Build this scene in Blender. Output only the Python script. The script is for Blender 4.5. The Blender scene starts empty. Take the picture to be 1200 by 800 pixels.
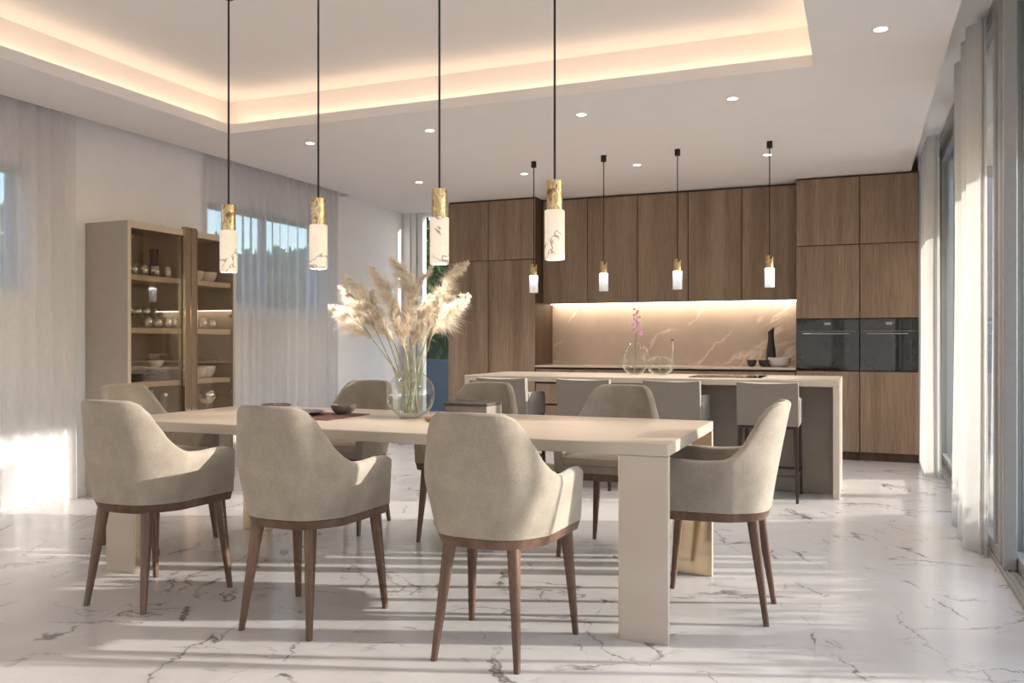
import bpy, bmesh, math, random
from math import sin, cos, pi, radians, sqrt
from mathutils import Vector, Matrix, Euler

random.seed(7)
scene = bpy.context.scene
COL = scene.collection

# ------------------------------------------------------------------ room numbers
CAM_H = 1.17
CEIL = 2.83
WL = -5.48          # left wall face
BW = 9.72           # back wall face
WR = 0.66           # glass wall face
YB = -3.0           # wall behind the viewer

# ------------------------------------------------------------------ materials
def new_mat(name):
    m = bpy.data.materials.new(name); m.use_nodes = True
    nt = m.node_tree; nt.nodes.clear()
    out = nt.nodes.new('ShaderNodeOutputMaterial')
    return m, nt, out

def N(nt, t, **kw):
    n = nt.nodes.new(t)
    for k, v in kw.items():
        if k in ('ins',):
            for kk, vv in v.items(): n.inputs[kk].default_value = vv
        else: setattr(n, k, v)
    return n

def L(nt, a, b): nt.links.new(a, b)

def c4(c): return (c[0], c[1], c[2], 1.0)

def ramp(nt, fac, stops, interp='LINEAR'):
    r = nt.nodes.new('ShaderNodeValToRGB'); r.color_ramp.interpolation = interp
    e = r.color_ramp.elements
    while len(e) < len(stops): e.new(0.5)
    for i, (p, c) in enumerate(stops):
        e[i].position = p; e[i].color = c4(c) if len(c) == 3 else c
    L(nt, fac, r.inputs[0]); return r

def mix(nt, fac, a, b, mode='MIX'):
    m = nt.nodes.new('ShaderNodeMix'); m.data_type = 'RGBA'; m.blend_type = mode
    for s, v in ((0, fac), (6, a), (7, b)):
        if hasattr(v, 'is_linked') or hasattr(v, 'links'): L(nt, v, m.inputs[s])
        else: m.inputs[s].default_value = v if s == 0 else c4(v)
    return m.outputs[2]

def math_(nt, op, a, b=None, clamp=False):
    m = nt.nodes.new('ShaderNodeMath'); m.operation = op; m.use_clamp = clamp
    for i, v in enumerate((a, b)):
        if v is None: continue
        if hasattr(v, 'links'): L(nt, v, m.inputs[i])
        else: m.inputs[i].default_value = v
    return m.outputs[0]

def pbsdf(nt, out, color, rough=.5, metal=0., spec=.5, bump=None, bstr=.1, bdist=.01, **kw):
    p = nt.nodes.new('ShaderNodeBsdfPrincipled')
    if hasattr(color, 'links'): L(nt, color, p.inputs['Base Color'])
    else: p.inputs['Base Color'].default_value = c4(color)
    if hasattr(rough, 'links'): L(nt, rough, p.inputs['Roughness'])
    else: p.inputs['Roughness'].default_value = rough
    p.inputs['Metallic'].default_value = metal
    p.inputs['Specular IOR Level'].default_value = spec
    for k, v in kw.items(): p.inputs[k.replace('_', ' ')].default_value = v
    if bump is not None:
        b = nt.nodes.new('ShaderNodeBump'); b.inputs['Strength'].default_value = bstr
        b.inputs['Distance'].default_value = bdist
        L(nt, bump, b.inputs['Height']); L(nt, b.outputs[0], p.inputs['Normal'])
    L(nt, p.outputs[0], out.inputs[0]); return p

def coords(nt, scale=(1, 1, 1), kind='Object', rot=(0, 0, 0)):
    tc = nt.nodes.new('ShaderNodeTexCoord'); mp = nt.nodes.new('ShaderNodeMapping')
    mp.inputs['Scale'].default_value = scale; mp.inputs['Rotation'].default_value = rot
    L(nt, tc.outputs[kind], mp.inputs[0]); return mp.outputs[0]

def noise(nt, vec, scale, detail=4, rough=.55, dist=0.):
    n = nt.nodes.new('ShaderNodeTexNoise'); n.inputs['Scale'].default_value = scale
    n.inputs['Detail'].default_value = detail; n.inputs['Roughness'].default_value = rough
    n.inputs['Distortion'].default_value = dist
    L(nt, vec, n.inputs['Vector']); return n.outputs[0]

def simple(name, color, rough=.5, metal=0., spec=.5, nscale=0, namt=.06, bstr=0, **kw):
    m, nt, out = new_mat(name)
    col = color; b = None
    if nscale:
        v = coords(nt); nz = noise(nt, v, nscale)
        r = ramp(nt, nz, [(.3, [x * (1 - namt) for x in color]), (.7, [min(1, x * (1 + namt)) for x in color])])
        col = r.outputs[0]; b = nz if bstr else None
    pbsdf(nt, out, col, rough, metal, spec, b, bstr, **kw)
    return m

M = {}
M['wall'] = simple('wall_paint', (.84, .825, .84), .85, nscale=9, namt=.015)
M['ceiling'] = simple('ceiling_paint', (.82, .785, .765), .9, nscale=5, namt=.01)
M['white_frame'] = simple('white_frame', (.80, .80, .79), .4, nscale=20, namt=.01)
M['grey_frame'] = simple('grey_aluminium', (.34, .33, .32), .5, .1, nscale=30, namt=.04)
M['black_metal'] = simple('black_metal', (.02, .018, .017), .4, .4, nscale=40, namt=.1)
M['bronze'] = simple('bronze', (.23, .165, .12), .38, .4, nscale=25, namt=.08)
M['cord'] = simple('cord_black', (.03, .025, .022), .7, nscale=50)
M['cream_frame'] = simple('cream_lacquer', (.50, .43, .34), .5, nscale=12, namt=.03)
M['greige_panel'] = simple('greige_lacquer', (.40, .35, .30), .55, nscale=14, namt=.03)
M['cab_inside'] = simple('cabinet_inside', (.55, .465, .38), .6, nscale=9, namt=.05)
M['island_panel'] = simple('island_panel', (.27, .235, .20), .55, nscale=7, namt=.06)
M['porcelain'] = simple('porcelain', (.72, .69, .66), .3, nscale=12, namt=.02)
M['dark_ceramic'] = simple('dark_ceramic', (.035, .033, .035), .35, nscale=25, namt=.15)
M['chrome'] = simple('polished_metal', (.75, .72, .68), .08, 1.0, nscale=10, namt=.02)
M['placemat'] = simple('placemat_plum', (.085, .028, .03), .75, nscale=160, namt=.25, bstr=.2)
M['plate_dark'] = simple('plate_brown', (.10, .07, .07), .3, nscale=15, namt=.1)
M['bowl_grey'] = simple('bowl_smoke', (.15, .135, .125), .3, nscale=15, namt=.1)
M['box_side'] = simple('box_taupe', (.16, .135, .12), .6, nscale=80, namt=.08)
M['box_top'] = simple('box_dark', (.06, .05, .047), .4, nscale=50, namt=.1)
M['napkin'] = simple('blush_linen', (.36, .225, .18), .85, nscale=120, namt=.12, bstr=.2)
M['oven_trim'] = simple('oven_trim', (.30, .30, .30), .25, .8, nscale=20)
M['steel'] = simple('steel', (.7, .7, .7), .2, 1.0, nscale=20, namt=.02)
M['terrace'] = simple('terrace_stone', (.55, .52, .48), .8, nscale=3, namt=.08)
M['render_white'] = simple('outside_render', (.75, .73, .70), .9, nscale=2, namt=.04)
M['blue_wall'] = simple('blue_grey_wall', (.085, .10, .125), .8, nscale=3, namt=.1)
M['trunk'] = simple('bark', (.10, .07, .045), .9, nscale=18, namt=.3)
M['hedge_core'] = simple('hedge_core', (.03, .045, .015), .9, nscale=6, namt=.3)
M['orchid'] = simple('orchid_pink', (.72, .36, .56), .6, nscale=60, namt=.25)
M['stem'] = simple('stem_green', (.17, .16, .075), .6, nscale=40, namt=.25)
M['dry_stem'] = simple('stem_straw', (.38, .36, .20), .65, nscale=40, namt=.3)

def m_floor():
    m, nt, out = new_mat('marble_floor')
    tc = N(nt, 'ShaderNodeTexCoord'); P = tc.outputs['Object']
    # tile index gives every slab its own cut of the stone
    sx = N(nt, 'ShaderNodeSeparateXYZ'); L(nt, P, sx.inputs[0])
    u = math_(nt, 'DIVIDE', math_(nt, 'ADD', sx.outputs[0], .16 + .87 * 20), .87)
    v = math_(nt, 'DIVIDE', math_(nt, 'ADD', sx.outputs[1], -3.07 + 1.74 * 20), 1.74)
    fu = math_(nt, 'FRACT', u); fv = math_(nt, 'FRACT', v)
    iu = math_(nt, 'FLOOR', u); iv = math_(nt, 'FLOOR', v)
    off = N(nt, 'ShaderNodeCombineXYZ'); L(nt, math_(nt, 'MULTIPLY', iu, 7.31), off.inputs[0])
    L(nt, math_(nt, 'MULTIPLY', iv, 3.77), off.inputs[1]); L(nt, math_(nt, 'ADD', iu, iv), off.inputs[2])
    add = N(nt, 'ShaderNodeVectorMath', operation='ADD'); L(nt, P, add.inputs[0]); L(nt, off.outputs[0], add.inputs[1])
    Q = add.outputs[0]
    def mapped(src, scale, rot):
        m0 = N(nt, 'ShaderNodeMapping'); m0.inputs['Rotation'].default_value = rot; L(nt, src, m0.inputs[0])
        mp = N(nt, 'ShaderNodeMapping'); mp.inputs['Scale'].default_value = scale
        L(nt, m0.outputs[0], mp.inputs[0]); return mp.outputs[0]
    # warp
    wn = N(nt, 'ShaderNodeTexNoise'); wn.inputs['Scale'].default_value = 1.7; wn.inputs['Detail'].default_value = 8
    wn.inputs['Roughness'].default_value = .66
    L(nt, Q, wn.inputs['Vector'])
    sub = N(nt, 'ShaderNodeVectorMath', operation='SUBTRACT'); L(nt, wn.outputs['Color'], sub.inputs[0]); sub.inputs[1].default_value = (.5, .5, .5)
    sc = N(nt, 'ShaderNodeVectorMath', operation='SCALE'); L(nt, sub.outputs[0], sc.inputs[0]); sc.inputs['Scale'].default_value = .42
    ad = N(nt, 'ShaderNodeVectorMath', operation='ADD'); L(nt, Q, ad.inputs[0]); L(nt, sc.outputs[0], ad.inputs[1])
    W = ad.outputs[0]
    def vein(src, scale, rot, nsc, width, mscale, mlo, mhi):
        vec = mapped(src, scale, rot)
        n = noise(nt, vec, nsc, 3, .5)
        d = math_(nt, 'ABSOLUTE', math_(nt, 'SUBTRACT', n, .5))
        line = N(nt, 'ShaderNodeMapRange'); L(nt, d, line.inputs[0])
        line.inputs[1].default_value = 0; line.inputs[2].default_value = width
        line.inputs[3].default_value = 1; line.inputs[4].default_value = 0
        msk = noise(nt, mapped(src, (1, 1, 1), (0, 0, 1.1)), mscale, 3, .6)
        mr = N(nt, 'ShaderNodeMapRange'); L(nt, msk, mr.inputs[0]); mr.inputs[1].default_value = mlo; mr.inputs[2].default_value = mhi
        return math_(nt, 'MULTIPLY', line.outputs[0], mr.outputs[0])
    v1 = vein(W, (3.0, .42, 1), (0, 0, radians(-28)), .75, .0075, 2.0, .48, .56)
    v2 = vein(W, (.42, 2.8, 1), (0, 0, radians(-22)), .8, .008, 1.7, .50, .60)
    v3 = vein(W, (2.0, .8, 1), (0, 0, radians(65)), 1.4, .010, 3.1, .50, .66)
    smudge = vein(W, (3.0, .42, 1), (0, 0, radians(-28)), .75, .050, 2.0, .54, .66)
    vs = math_(nt, 'MAXIMUM', v1, math_(nt, 'MAXIMUM', math_(nt, 'MULTIPLY', v2, .9), math_(nt, 'MULTIPLY', v3, .6)))
    base = ramp(nt, noise(nt, W, 1.3, 4), [(.3, (.56, .535, .525)), (.7, (.645, .625, .615))]).outputs[0]
    c = mix(nt, math_(nt, 'MULTIPLY', smudge, .36), base, (.36, .335, .33))
    c = mix(nt, math_(nt, 'MULTIPLY', vs, .86, True), c, (.095, .085, .085))
    # joints
    def joint(f, w):
        a = math_(nt, 'MINIMUM', f, math_(nt, 'SUBTRACT', 1.0, f))
        return math_(nt, 'LESS_THAN', a, w)
    j = math_(nt, 'MAXIMUM', joint(fu, .0022 / .87), joint(fv, .0018 / 1.74))
    c = mix(nt, math_(nt, 'MULTIPLY', j, .55), c, (.30, .28, .26))
    pbsdf(nt, out, c, math_(nt, 'ADD', math_(nt, 'MULTIPLY', j, .3), .20), 0, .42)
    return m
M['floor'] = m_floor()

def m_wood(name, ca, cb, cc, scale=1., rough=.5, axis='Z', rnd=True):
    m, nt, out = new_mat(name)
    s = {'Z': (scale, scale, scale * .045), 'X': (scale * .045, scale, scale)}[axis]
    tc = N(nt, 'ShaderNodeTexCoord')
    mp = N(nt, 'ShaderNodeMapping'); mp.inputs['Scale'].default_value = s
    if rnd:
        oi = N(nt, 'ShaderNodeObjectInfo'); cm = N(nt, 'ShaderNodeCombineXYZ')
        L(nt, math_(nt, 'MULTIPLY', oi.outputs['Random'], 31.), cm.inputs[0]); L(nt, math_(nt, 'MULTIPLY', oi.outputs['Random'], 17.), cm.inputs[2])
        ad = N(nt, 'ShaderNodeVectorMath', operation='ADD'); L(nt, tc.outputs['Object'], ad.inputs[0]); L(nt, cm.outputs[0], ad.inputs[1])
        L(nt, ad.outputs[0], mp.inputs[0])
    else: L(nt, tc.outputs['Object'], mp.inputs[0])
    v = mp.outputs[0]
    big = noise(nt, v, 5, 3, .5, .3); fine = noise(nt, v, 70, 5, .7)
    r1 = ramp(nt, big, [(.30, ca), (.52, cb), (.75, cc)]).outputs[0]
    r2 = ramp(nt, fine, [(.35, (.68, .66, .64)), (.62, (1.06, 1.06, 1.06))]).outputs[0]
    c = mix(nt, .85, r1, r2, 'MULTIPLY')
    pbsdf(nt, out, c, rough, 0, .35, fine, .12, .002)
    return m
M['wood'] = m_wood('kitchen_walnut', (.235, .155, .100), (.315, .220, .150), (.39, .292, .210), 1.3, .48)
M['wood_edge'] = m_wood('kitchen_walnut_edge', (.075, .042, .025), (.11, .065, .04), (.13, .08, .052), 1.3, .55)
M['leg_wood'] = m_wood('leg_walnut', (.085, .046, .030), (.135, .076, .052), (.18, .106, .075), 3., .38)
M['stool_wood'] = m_wood('stool_dark_wood', (.035, .022, .018), (.05, .032, .026), (.065, .042, .034), 3., .4)

def m_fabric(name, col, var=.08):
    m, nt, out = new_mat(name)
    v = coords(nt)
    w1 = noise(nt, v, 230, 2, .6); w2 = noise(nt, v, 9, 4, .6)
    base = ramp(nt, w2, [(.3, [x * (1 - var) for x in col]), (.7, [x * (1 + var) for x in col])]).outputs[0]
    sp = ramp(nt, w1, [(.3, (.82, .82, .82)), (.7, (1.1, 1.1, 1.1))]).outputs[0]
    c = mix(nt, 1., base, sp, 'MULTIPLY')
    p = pbsdf(nt, out, c, .92, 0, .2, w1, .5, .003)
    p.inputs['Sheen Weight'].default_value = .25; p.inputs['Sheen Roughness'].default_value = .5
    return m
M['fabric'] = m_fabric('greige_chenille', (.325, .275, .225), .14)
M['seat_fabric'] = m_fabric('seat_chenille', (.40, .345, .28))
M['stool_fabric'] = m_fabric('stool_fabric', (.25, .218, .186), .03)

def m_table():
    m, nt, out = new_mat('champagne_table')
    v = coords(nt, (.35, 2.5, 1)); n = noise(nt, v, 2.2, 5, .6, .6)
    c = ramp(nt, n, [(.3, (.45, .378, .312)), (.7, (.51, .437, .37))]).outputs[0]
    pbsdf(nt, out, c, .28, 0, .45)
    return m
M['table'] = m_table()

def m_stone(name, base, dark, vein, rough=.25, vscale=1., vw=.012, amt=.7, mlo=.5, mhi=.62):
    m, nt, out = new_mat(name)
    v = coords(nt)
    wn = N(nt, 'ShaderNodeTexNoise'); wn.inputs['Scale'].default_value = 2.4 * vscale; wn.inputs['Detail'].default_value = 5
    L(nt, v, wn.inputs['Vector'])
    sub = N(nt, 'ShaderNodeVectorMath', operation='SUBTRACT'); L(nt, wn.outputs['Color'], sub.inputs[0]); sub.inputs[1].default_value = (.5, .5, .5)
    sc = N(nt, 'ShaderNodeVectorMath', operation='SCALE'); L(nt, sub.outputs[0], sc.inputs[0]); sc.inputs['Scale'].default_value = .3 / vscale
    ad = N(nt, 'ShaderNodeVectorMath', operation='ADD'); L(nt, v, ad.inputs[0]); L(nt, sc.outputs[0], ad.inputs[1])
    mp = N(nt, 'ShaderNodeMapping'); mp.inputs['Scale'].default_value = (.5, 1.3, 2.2)
    m0 = N(nt, 'ShaderNodeMapping'); m0.inputs['Rotation'].default_value = (0, radians(42), .2); L(nt, ad.outputs[0], m0.inputs[0])
    L(nt, m0.outputs[0], mp.inputs[0])
    n = noise(nt, mp.outputs[0], 1.1 * vscale, 3)
    d = math_(nt, 'ABSOLUTE', math_(nt, 'SUBTRACT', n, .5))
    mr = N(nt, 'ShaderNodeMapRange'); L(nt, d, mr.inputs[0]); mr.inputs[2].default_value = vw; mr.inputs[3].default_value = 1; mr.inputs[4].default_value = 0
    ms = N(nt, 'ShaderNodeMapRange'); L(nt, noise(nt, v, 2.6 * vscale, 3), ms.inputs[0]); ms.inputs[1].default_value = mlo; ms.inputs[2].default_value = mhi
    c = ramp(nt, noise(nt, ad.outputs[0], 3 * vscale, 6, .65), [(.3, dark), (.7, base)]).outputs[0]
    c = mix(nt, math_(nt, 'MULTIPLY', math_(nt, 'MULTIPLY', mr.outputs[0], ms.outputs[0]), amt), c, vein)
    return m, nt, out, c
m, nt, out, c = m_stone('backsplash_marble', (.56, .455, .365), (.47, .375, .295), (.82, .73, .63), vscale=1.1, vw=.022, amt=.75, mlo=.42, mhi=.54)
pbsdf(nt, out, c, .28, 0, .4); M['splash'] = m
m, nt, out, c = m_stone('counter_stone', (.60, .51, .43), (.54, .46, .385), (.72, .63, .55), vscale=1.5, vw=.02, amt=.5)
pbsdf(nt, out, c, .22, 0, .45); M['counter'] = m

def m_alabaster():
    m, nt, out, c = m_stone('alabaster', (.95, .83, .71), (.84, .72, .60), (.15, .135, .125), vscale=4.2, vw=.020, amt=.85, mlo=.38, mhi=.46)
    p = pbsdf(nt, out, c, .35, 0, .4)
    L(nt, c, p.inputs['Emission Color']); p.inputs['Emission Strength'].default_value = .24
    return m
M['alabaster'] = m_alabaster()

def m_emit(name, col, s):
    m, nt, out = new_mat(name)
    e = N(nt, 'ShaderNodeEmission'); e.inputs[0].default_value = c4(col); e.inputs[1].default_value = s
    L(nt, e.outputs[0], out.inputs[0]); return m
M['led_warm'] = m_emit('led_warm', (1., .73, .50), 6.8)
M['led_kitchen'] = m_emit('led_kitchen', (1., .82, .64), 6.5)
M['downlight_lens'] = m_emit('downlight_lens', (1., .93, .84), 14.)
M['pendant_led'] = m_emit('pendant_led', (.95, .97, 1.), 9.)

def m_brass(name, wavy):
    m, nt, out = new_mat(name)
    c = (.68, .54, .36); r = .10
    if wavy:
        v = coords(nt, (1, 1, .55)); n = noise(nt, v, 16, 4, .6, 1.6)
        c = ramp(nt, n, [(.30, (.20, .125, .06)), (.42, (.50, .34, .17)), (.47, (.95, .80, .55)), (.53, (.62, .44, .24)), (.8, (.75, .56, .32))]).outputs[0]
        r = .3
    p = pbsdf(nt, out, c, r, .85, .5)
    return m
M['brass'] = m_brass('brass_polished', False)
M['brass_marbled'] = m_brass('brass_marbled', True)

def m_thin_glass(name, tint, refl=1., rough=0.0, ior=1.45, base=0.0):
    m, nt, out = new_mat(name)
    t = N(nt, 'ShaderNodeBsdfTransparent'); t.inputs[0].default_value = c4(tint)
    g = N(nt, 'ShaderNodeBsdfGlossy'); g.inputs['Roughness'].default_value = rough
    g.inputs['Color'].default_value = (1, 1, 1, 1)
    # Schlick reflectance, the same from both faces of the pane
    lw = N(nt, 'ShaderNodeLayerWeight'); lw.inputs[0].default_value = .5
    f0 = ((ior - 1) / (ior + 1)) ** 2
    p5 = math_(nt, 'POWER', lw.outputs['Facing'], 5.)
    fr = math_(nt, 'ADD', math_(nt, 'MULTIPLY', p5, 1 - f0), f0)
    fac = math_(nt, 'ADD', math_(nt, 'MULTIPLY', fr, refl), base, True)
    ms = N(nt, 'ShaderNodeMixShader'); L(nt, fac, ms.inputs[0]); L(nt, t.outputs[0], ms.inputs[1]); L(nt, g.outputs[0], ms.inputs[2])
    L(nt, ms.outputs[0], out.inputs[0]); return m
M['pane'] = m_thin_glass('window_glass', (.93, .95, .95), .9)
M['glassware'] = m_thin_glass('glassware', (.90, .91, .90), 2.2, .05, 1.5, .06)
M['vase_glass'] = m_thin_glass('vase_glass', (.95, .96, .94), 1.3)
M['water'] = m_thin_glass('water', (.92, .93, .90), 1.2, 0, 1.33)
M['smoked_glass'] = m_thin_glass('smoked_door_glass', (.95, .92, .885), 1.6, .0, 1.45, .05)
def m_frost():
    m, nt, out = new_mat('pendant_glass')
    v = coords(nt, (1, 1, .2)); n = noise(nt, v, 90, 2)
    c = ramp(nt, n, [(.3, (.80, .82, .84)), (.7, (.95, .96, .97))]).outputs[0]
    t = N(nt, 'ShaderNodeBsdfTranslucent'); L(nt, c, t.inputs[0]); d = N(nt, 'ShaderNodeBsdfDiffuse'); L(nt, c, d.inputs[0])
    tr = N(nt, 'ShaderNodeBsdfTransparent')
    a = N(nt, 'ShaderNodeMixShader'); a.inputs[0].default_value = .6; L(nt, d.outputs[0], a.inputs[1]); L(nt, t.outputs[0], a.inputs[2])
    b = N(nt, 'ShaderNodeMixShader'); b.inputs[0].default_value = .45; L(nt, a.outputs[0], b.inputs[1]); L(nt, tr.outputs[0], b.inputs[2])
    L(nt, b.outputs[0], out.inputs[0]); return m
M['frosted'] = m_frost()

def m_black_glass():
    m, nt, out = new_mat('oven_black_glass')
    v = coords(nt); n = noise(nt, v, 6, 2)
    c = ramp(nt, n, [(.3, (.010, .011, .012)), (.7, (.016, .017, .018))]).outputs[0]
    p = pbsdf(nt, out, c, .012, 0, .5); p.inputs['IOR'].default_value = 1.48
    return m
M['black_glass'] = m_black_glass()

def m_sheer(name, trans, col):
    m, nt, out = new_mat(name)
    v = coords(nt); n = noise(nt, coords(nt, (1, 1, .3)), 60, 3)
    c = ramp(nt, n, [(.3, [x * .93 for x in col]), (.7, col)]).outputs[0]
    d = N(nt, 'ShaderNodeBsdfDiffuse'); L(nt, c, d.inputs[0])
    t = N(nt, 'ShaderNodeBsdfTranslucent'); L(nt, c, t.inputs[0])
    m1 = N(nt, 'ShaderNodeMixShader'); m1.inputs[0].default_value = .42
    L(nt, d.outputs[0], m1.inputs[1]); L(nt, t.outputs[0], m1.inputs[2])
    tr = N(nt, 'ShaderNodeBsdfTransparent')
    # a sheer weave closes up where it is seen edge-on along a fold
    lw = N(nt, 'ShaderNodeLayerWeight'); lw.inputs[0].default_value = .35
    f = math_(nt, 'MULTIPLY', math_(nt, 'SUBTRACT', 1., lw.outputs['Facing']), trans, True)
    m2 = N(nt, 'ShaderNodeMixShader'); L(nt, f, m2.inputs[0])
    L(nt, m1.outputs[0], m2.inputs[1]); L(nt, tr.outputs[0], m2.inputs[2])
    L(nt, m2.outputs[0], out.inputs[0]); return m
M['sheer'] = m_sheer('sheer_voile', .36, (.82, .805, .81))
M['drape'] = m_sheer('linen_drape', .08, (.60, .58, .555))

def m_plume():
    m, nt, out = new_mat('pampas_plume')
    v = coords(nt); n = noise(nt, v, 45, 3)
    c = ramp(nt, n, [(.25, (.94, .87, .77)), (.7, (.97, .93, .86))]).outputs[0]
    d = N(nt, 'ShaderNodeBsdfDiffuse'); L(nt, c, d.inputs[0])
    t = N(nt, 'ShaderNodeBsdfTranslucent'); L(nt, c, t.inputs[0])
    ms = N(nt, 'ShaderNodeMixShader'); ms.inputs[0].default_value = .60
    L(nt, d.outputs[0], ms.inputs[1]); L(nt, t.outputs[0], ms.inputs[2]); L(nt, ms.outputs[0], out.inputs[0])
    return m
M['plume'] = m_plume()

def m_leaf():
    m, nt, out = new_mat('leaves')
    v = coords(nt); n = noise(nt, v, 3, 4)
    c = ramp(nt, n, [(.3, (.035, .07, .018)), (.7, (.12, .19, .045))]).outputs[0]
    d = N(nt, 'ShaderNodeBsdfDiffuse'); L(nt, c, d.inputs[0])
    t = N(nt, 'ShaderNodeBsdfTranslucent'); L(nt, c, t.inputs[0])
    ms = N(nt, 'ShaderNodeMixShader'); ms.inputs[0].default_value = .3
    L(nt, d.outputs[0], ms.inputs[1]); L(nt, t.outputs[0], ms.inputs[2]); L(nt, ms.outputs[0], out.inputs[0])
    return m
M['leaf'] = m_leaf()

# ------------------------------------------------------------------ mesh helpers
class MB:
    def __init__(s): s.bm = bmesh.new()
    def box(s, x0, x1, y0, y1, z0, z1, bev=0., seg=2):
        r = bmesh.ops.create_cube(s.bm, size=1.)
        vs = r['verts']
        for v in vs:
            v.co = Vector(((x0 + x1) / 2 + v.co.x * (x1 - x0), (y0 + y1) / 2 + v.co.y * (y1 - y0), (z0 + z1) / 2 + v.co.z * (z1 - z0)))
        if bev:
            es = list({e for v in vs for e in v.link_edges})
            bmesh.ops.bevel(s.bm, geom=es, offset=bev, segments=seg, affect='EDGES', profile=.5)
        return s
    def quad(s, *pts):
        s.bm.faces.new([s.bm.verts.new(p) for p in pts]); return s
    def grid(s, rows, closed=False):
        vv = [[s.bm.verts.new(p) for p in r] for r in rows]
        for a, b in zip(vv, vv[1:]):
            n = len(a)
            for i in range(n if closed else n - 1):
                j = (i + 1) % n
                try: s.bm.faces.new((a[i], a[j], b[j], b[i]))
                except ValueError: pass
        return vv
    def lathe(s, prof, c=(0, 0, 0), n=32, axis=None):
        rows = []
        for r, z in prof:
            rows.append([(c[0] + max(r, 1e-5) * cos(2 * pi * k / n), c[1] + max(r, 1e-5) * sin(2 * pi * k / n), c[2] + z) for k in range(n)])
        s.grid(rows, True); return s
    def tube(s, pts, rad, n=8, cap=True):
        pts = [Vector(p) for p in pts]
        rads = rad if isinstance(rad, (list, tuple)) else [rad] * len(pts)
        rows = []
        for i, p in enumerate(pts):
            t = (pts[min(i + 1, len(pts) - 1)] - pts[max(i - 1, 0)]).normalized()
            a = Vector((0, 0, 1)) if abs(t.z) < .9 else Vector((1, 0, 0))
            u = t.cross(a).normalized(); w = t.cross(u)
            rows.append([p + (u * cos(2 * pi * k / n) + w * sin(2 * pi * k / n)) * rads[i] for k in range(n)])
        vv = s.grid(rows, True)
        if cap:
            s.bm.faces.new(vv[0]); s.bm.faces.new(vv[-1][::-1])
        return s
    def build(s, name, mat, parent=None, smooth=False, angle=35, loc=None):
        bmesh.ops.remove_doubles(s.bm, verts=s.bm.verts, dist=1e-5)
        bmesh.ops.recalc_face_normals(s.bm, faces=s.bm.faces)
        me = bpy.data.meshes.new(name); s.bm.to_mesh(me); s.bm.free()
        me.materials.append(M[mat] if isinstance(mat, str) else mat)
        if smooth:
            for p in me.polygons: p.use_smooth = True
            me.set_sharp_from_angle(angle=radians(angle))
        o = bpy.data.objects.new(name, me); COL.objects.link(o)
        if loc: o.location = loc
        if parent: o.parent = parent
        return o

def tag(o, label=None, cat=None, group=None, kind=None):
    if label: o['label'] = label
    if cat: o['category'] = cat
    if group: o['group'] = group
    if kind: o['kind'] = kind
    return o

def empty(name, loc, rz=0., label=None, cat=None, group=None):
    o = bpy.data.objects.new(name, None); COL.objects.link(o)
    o.location = loc; o.rotation_euler = (0, 0, rz); o.empty_display_size = .1
    return tag(o, label, cat, group)

def copy_tree(o, parent=None):
    c = o.copy(); COL.objects.link(c)
    if parent: c.parent = parent
    for ch in [x for x in KIDS.get(o.name, [])]: copy_tree(ch, c)
    return c
KIDS = {}
def index_kids():
    KIDS.clear()
    for o in COL.objects:
        if o.parent: KIDS.setdefault(o.parent.name, []).append(o)

def dup(proto, loc, rz=0., label=None, group=None):
    c = copy_tree(proto); c.location = loc; c.rotation_euler = (0, 0, rz)
    if label: c['label'] = label
    if group: c['group'] = group
    return c

def struct(name, mb, mat, **k):
    return tag(mb.build(name, mat, **k), kind='structure')

# ------------------------------------------------------------------ floor, walls, ceiling
struct('floor', MB().box(WL - .25, WR + .14, YB - .2, BW + .25, -.12, 0), 'floor')

# left wall with two window openings
W1 = (2.35, 4.30, 1.53, 2.42); W2 = (6.12, 7.93, 1.50, 2.46)
def wall_with_holes_x(x0, x1, y0, y1, z1, holes):
    mb = MB(); y = y0
    for (a, b, c, d) in holes:
        mb.box(x0, x1, y, a, 0, z1); mb.box(x0, x1, a, b, 0, c); mb.box(x0, x1, a, b, d, z1); y = b
    mb.box(x0, x1, y, y1, 0, z1); return mb
struct('wall_left', wall_with_holes_x(WL - .22, WL, YB, BW, 3.3, [W1, W2]), 'wall')
for i, w in enumerate((W1, W2)):
    e = MB(); t = .05
    xa, xb = WL - .14, WL - .08
    e.box(xa, xb, w[0], w[0] + t, w[2], w[3], .004); e.box(xa, xb, w[1] - t, w[1], w[2], w[3], .004)
    e.box(xa, xb, w[0] + t, w[1] - t, w[2], w[2] + t, .004); e.box(xa, xb, w[0] + t, w[1] - t, w[3] - t, w[3], .004)
    mid = (w[0] + w[1]) / 2
    e.box(xa, xb, mid - .03, mid + .03, w[2] + t, w[3] - t, .004)
    wo = struct('window_%d' % (i + 1), e, 'grey_frame')
    MB().box(xa + .02, xb - .02, w[0] + t, w[1] - t, w[2] + t, w[3] - t).build('window_glass', 'pane', wo)
    MB().box(WL - .08, WL + .02, w[0] - .02, w[1] + .02, w[2] - .025, w[2], .004).build('window_sill', 'white_frame', wo)
struct('baseboard_left', MB().box(WL, WL + .012, YB, BW, 0, .07, .003), 'white_frame')

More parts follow.
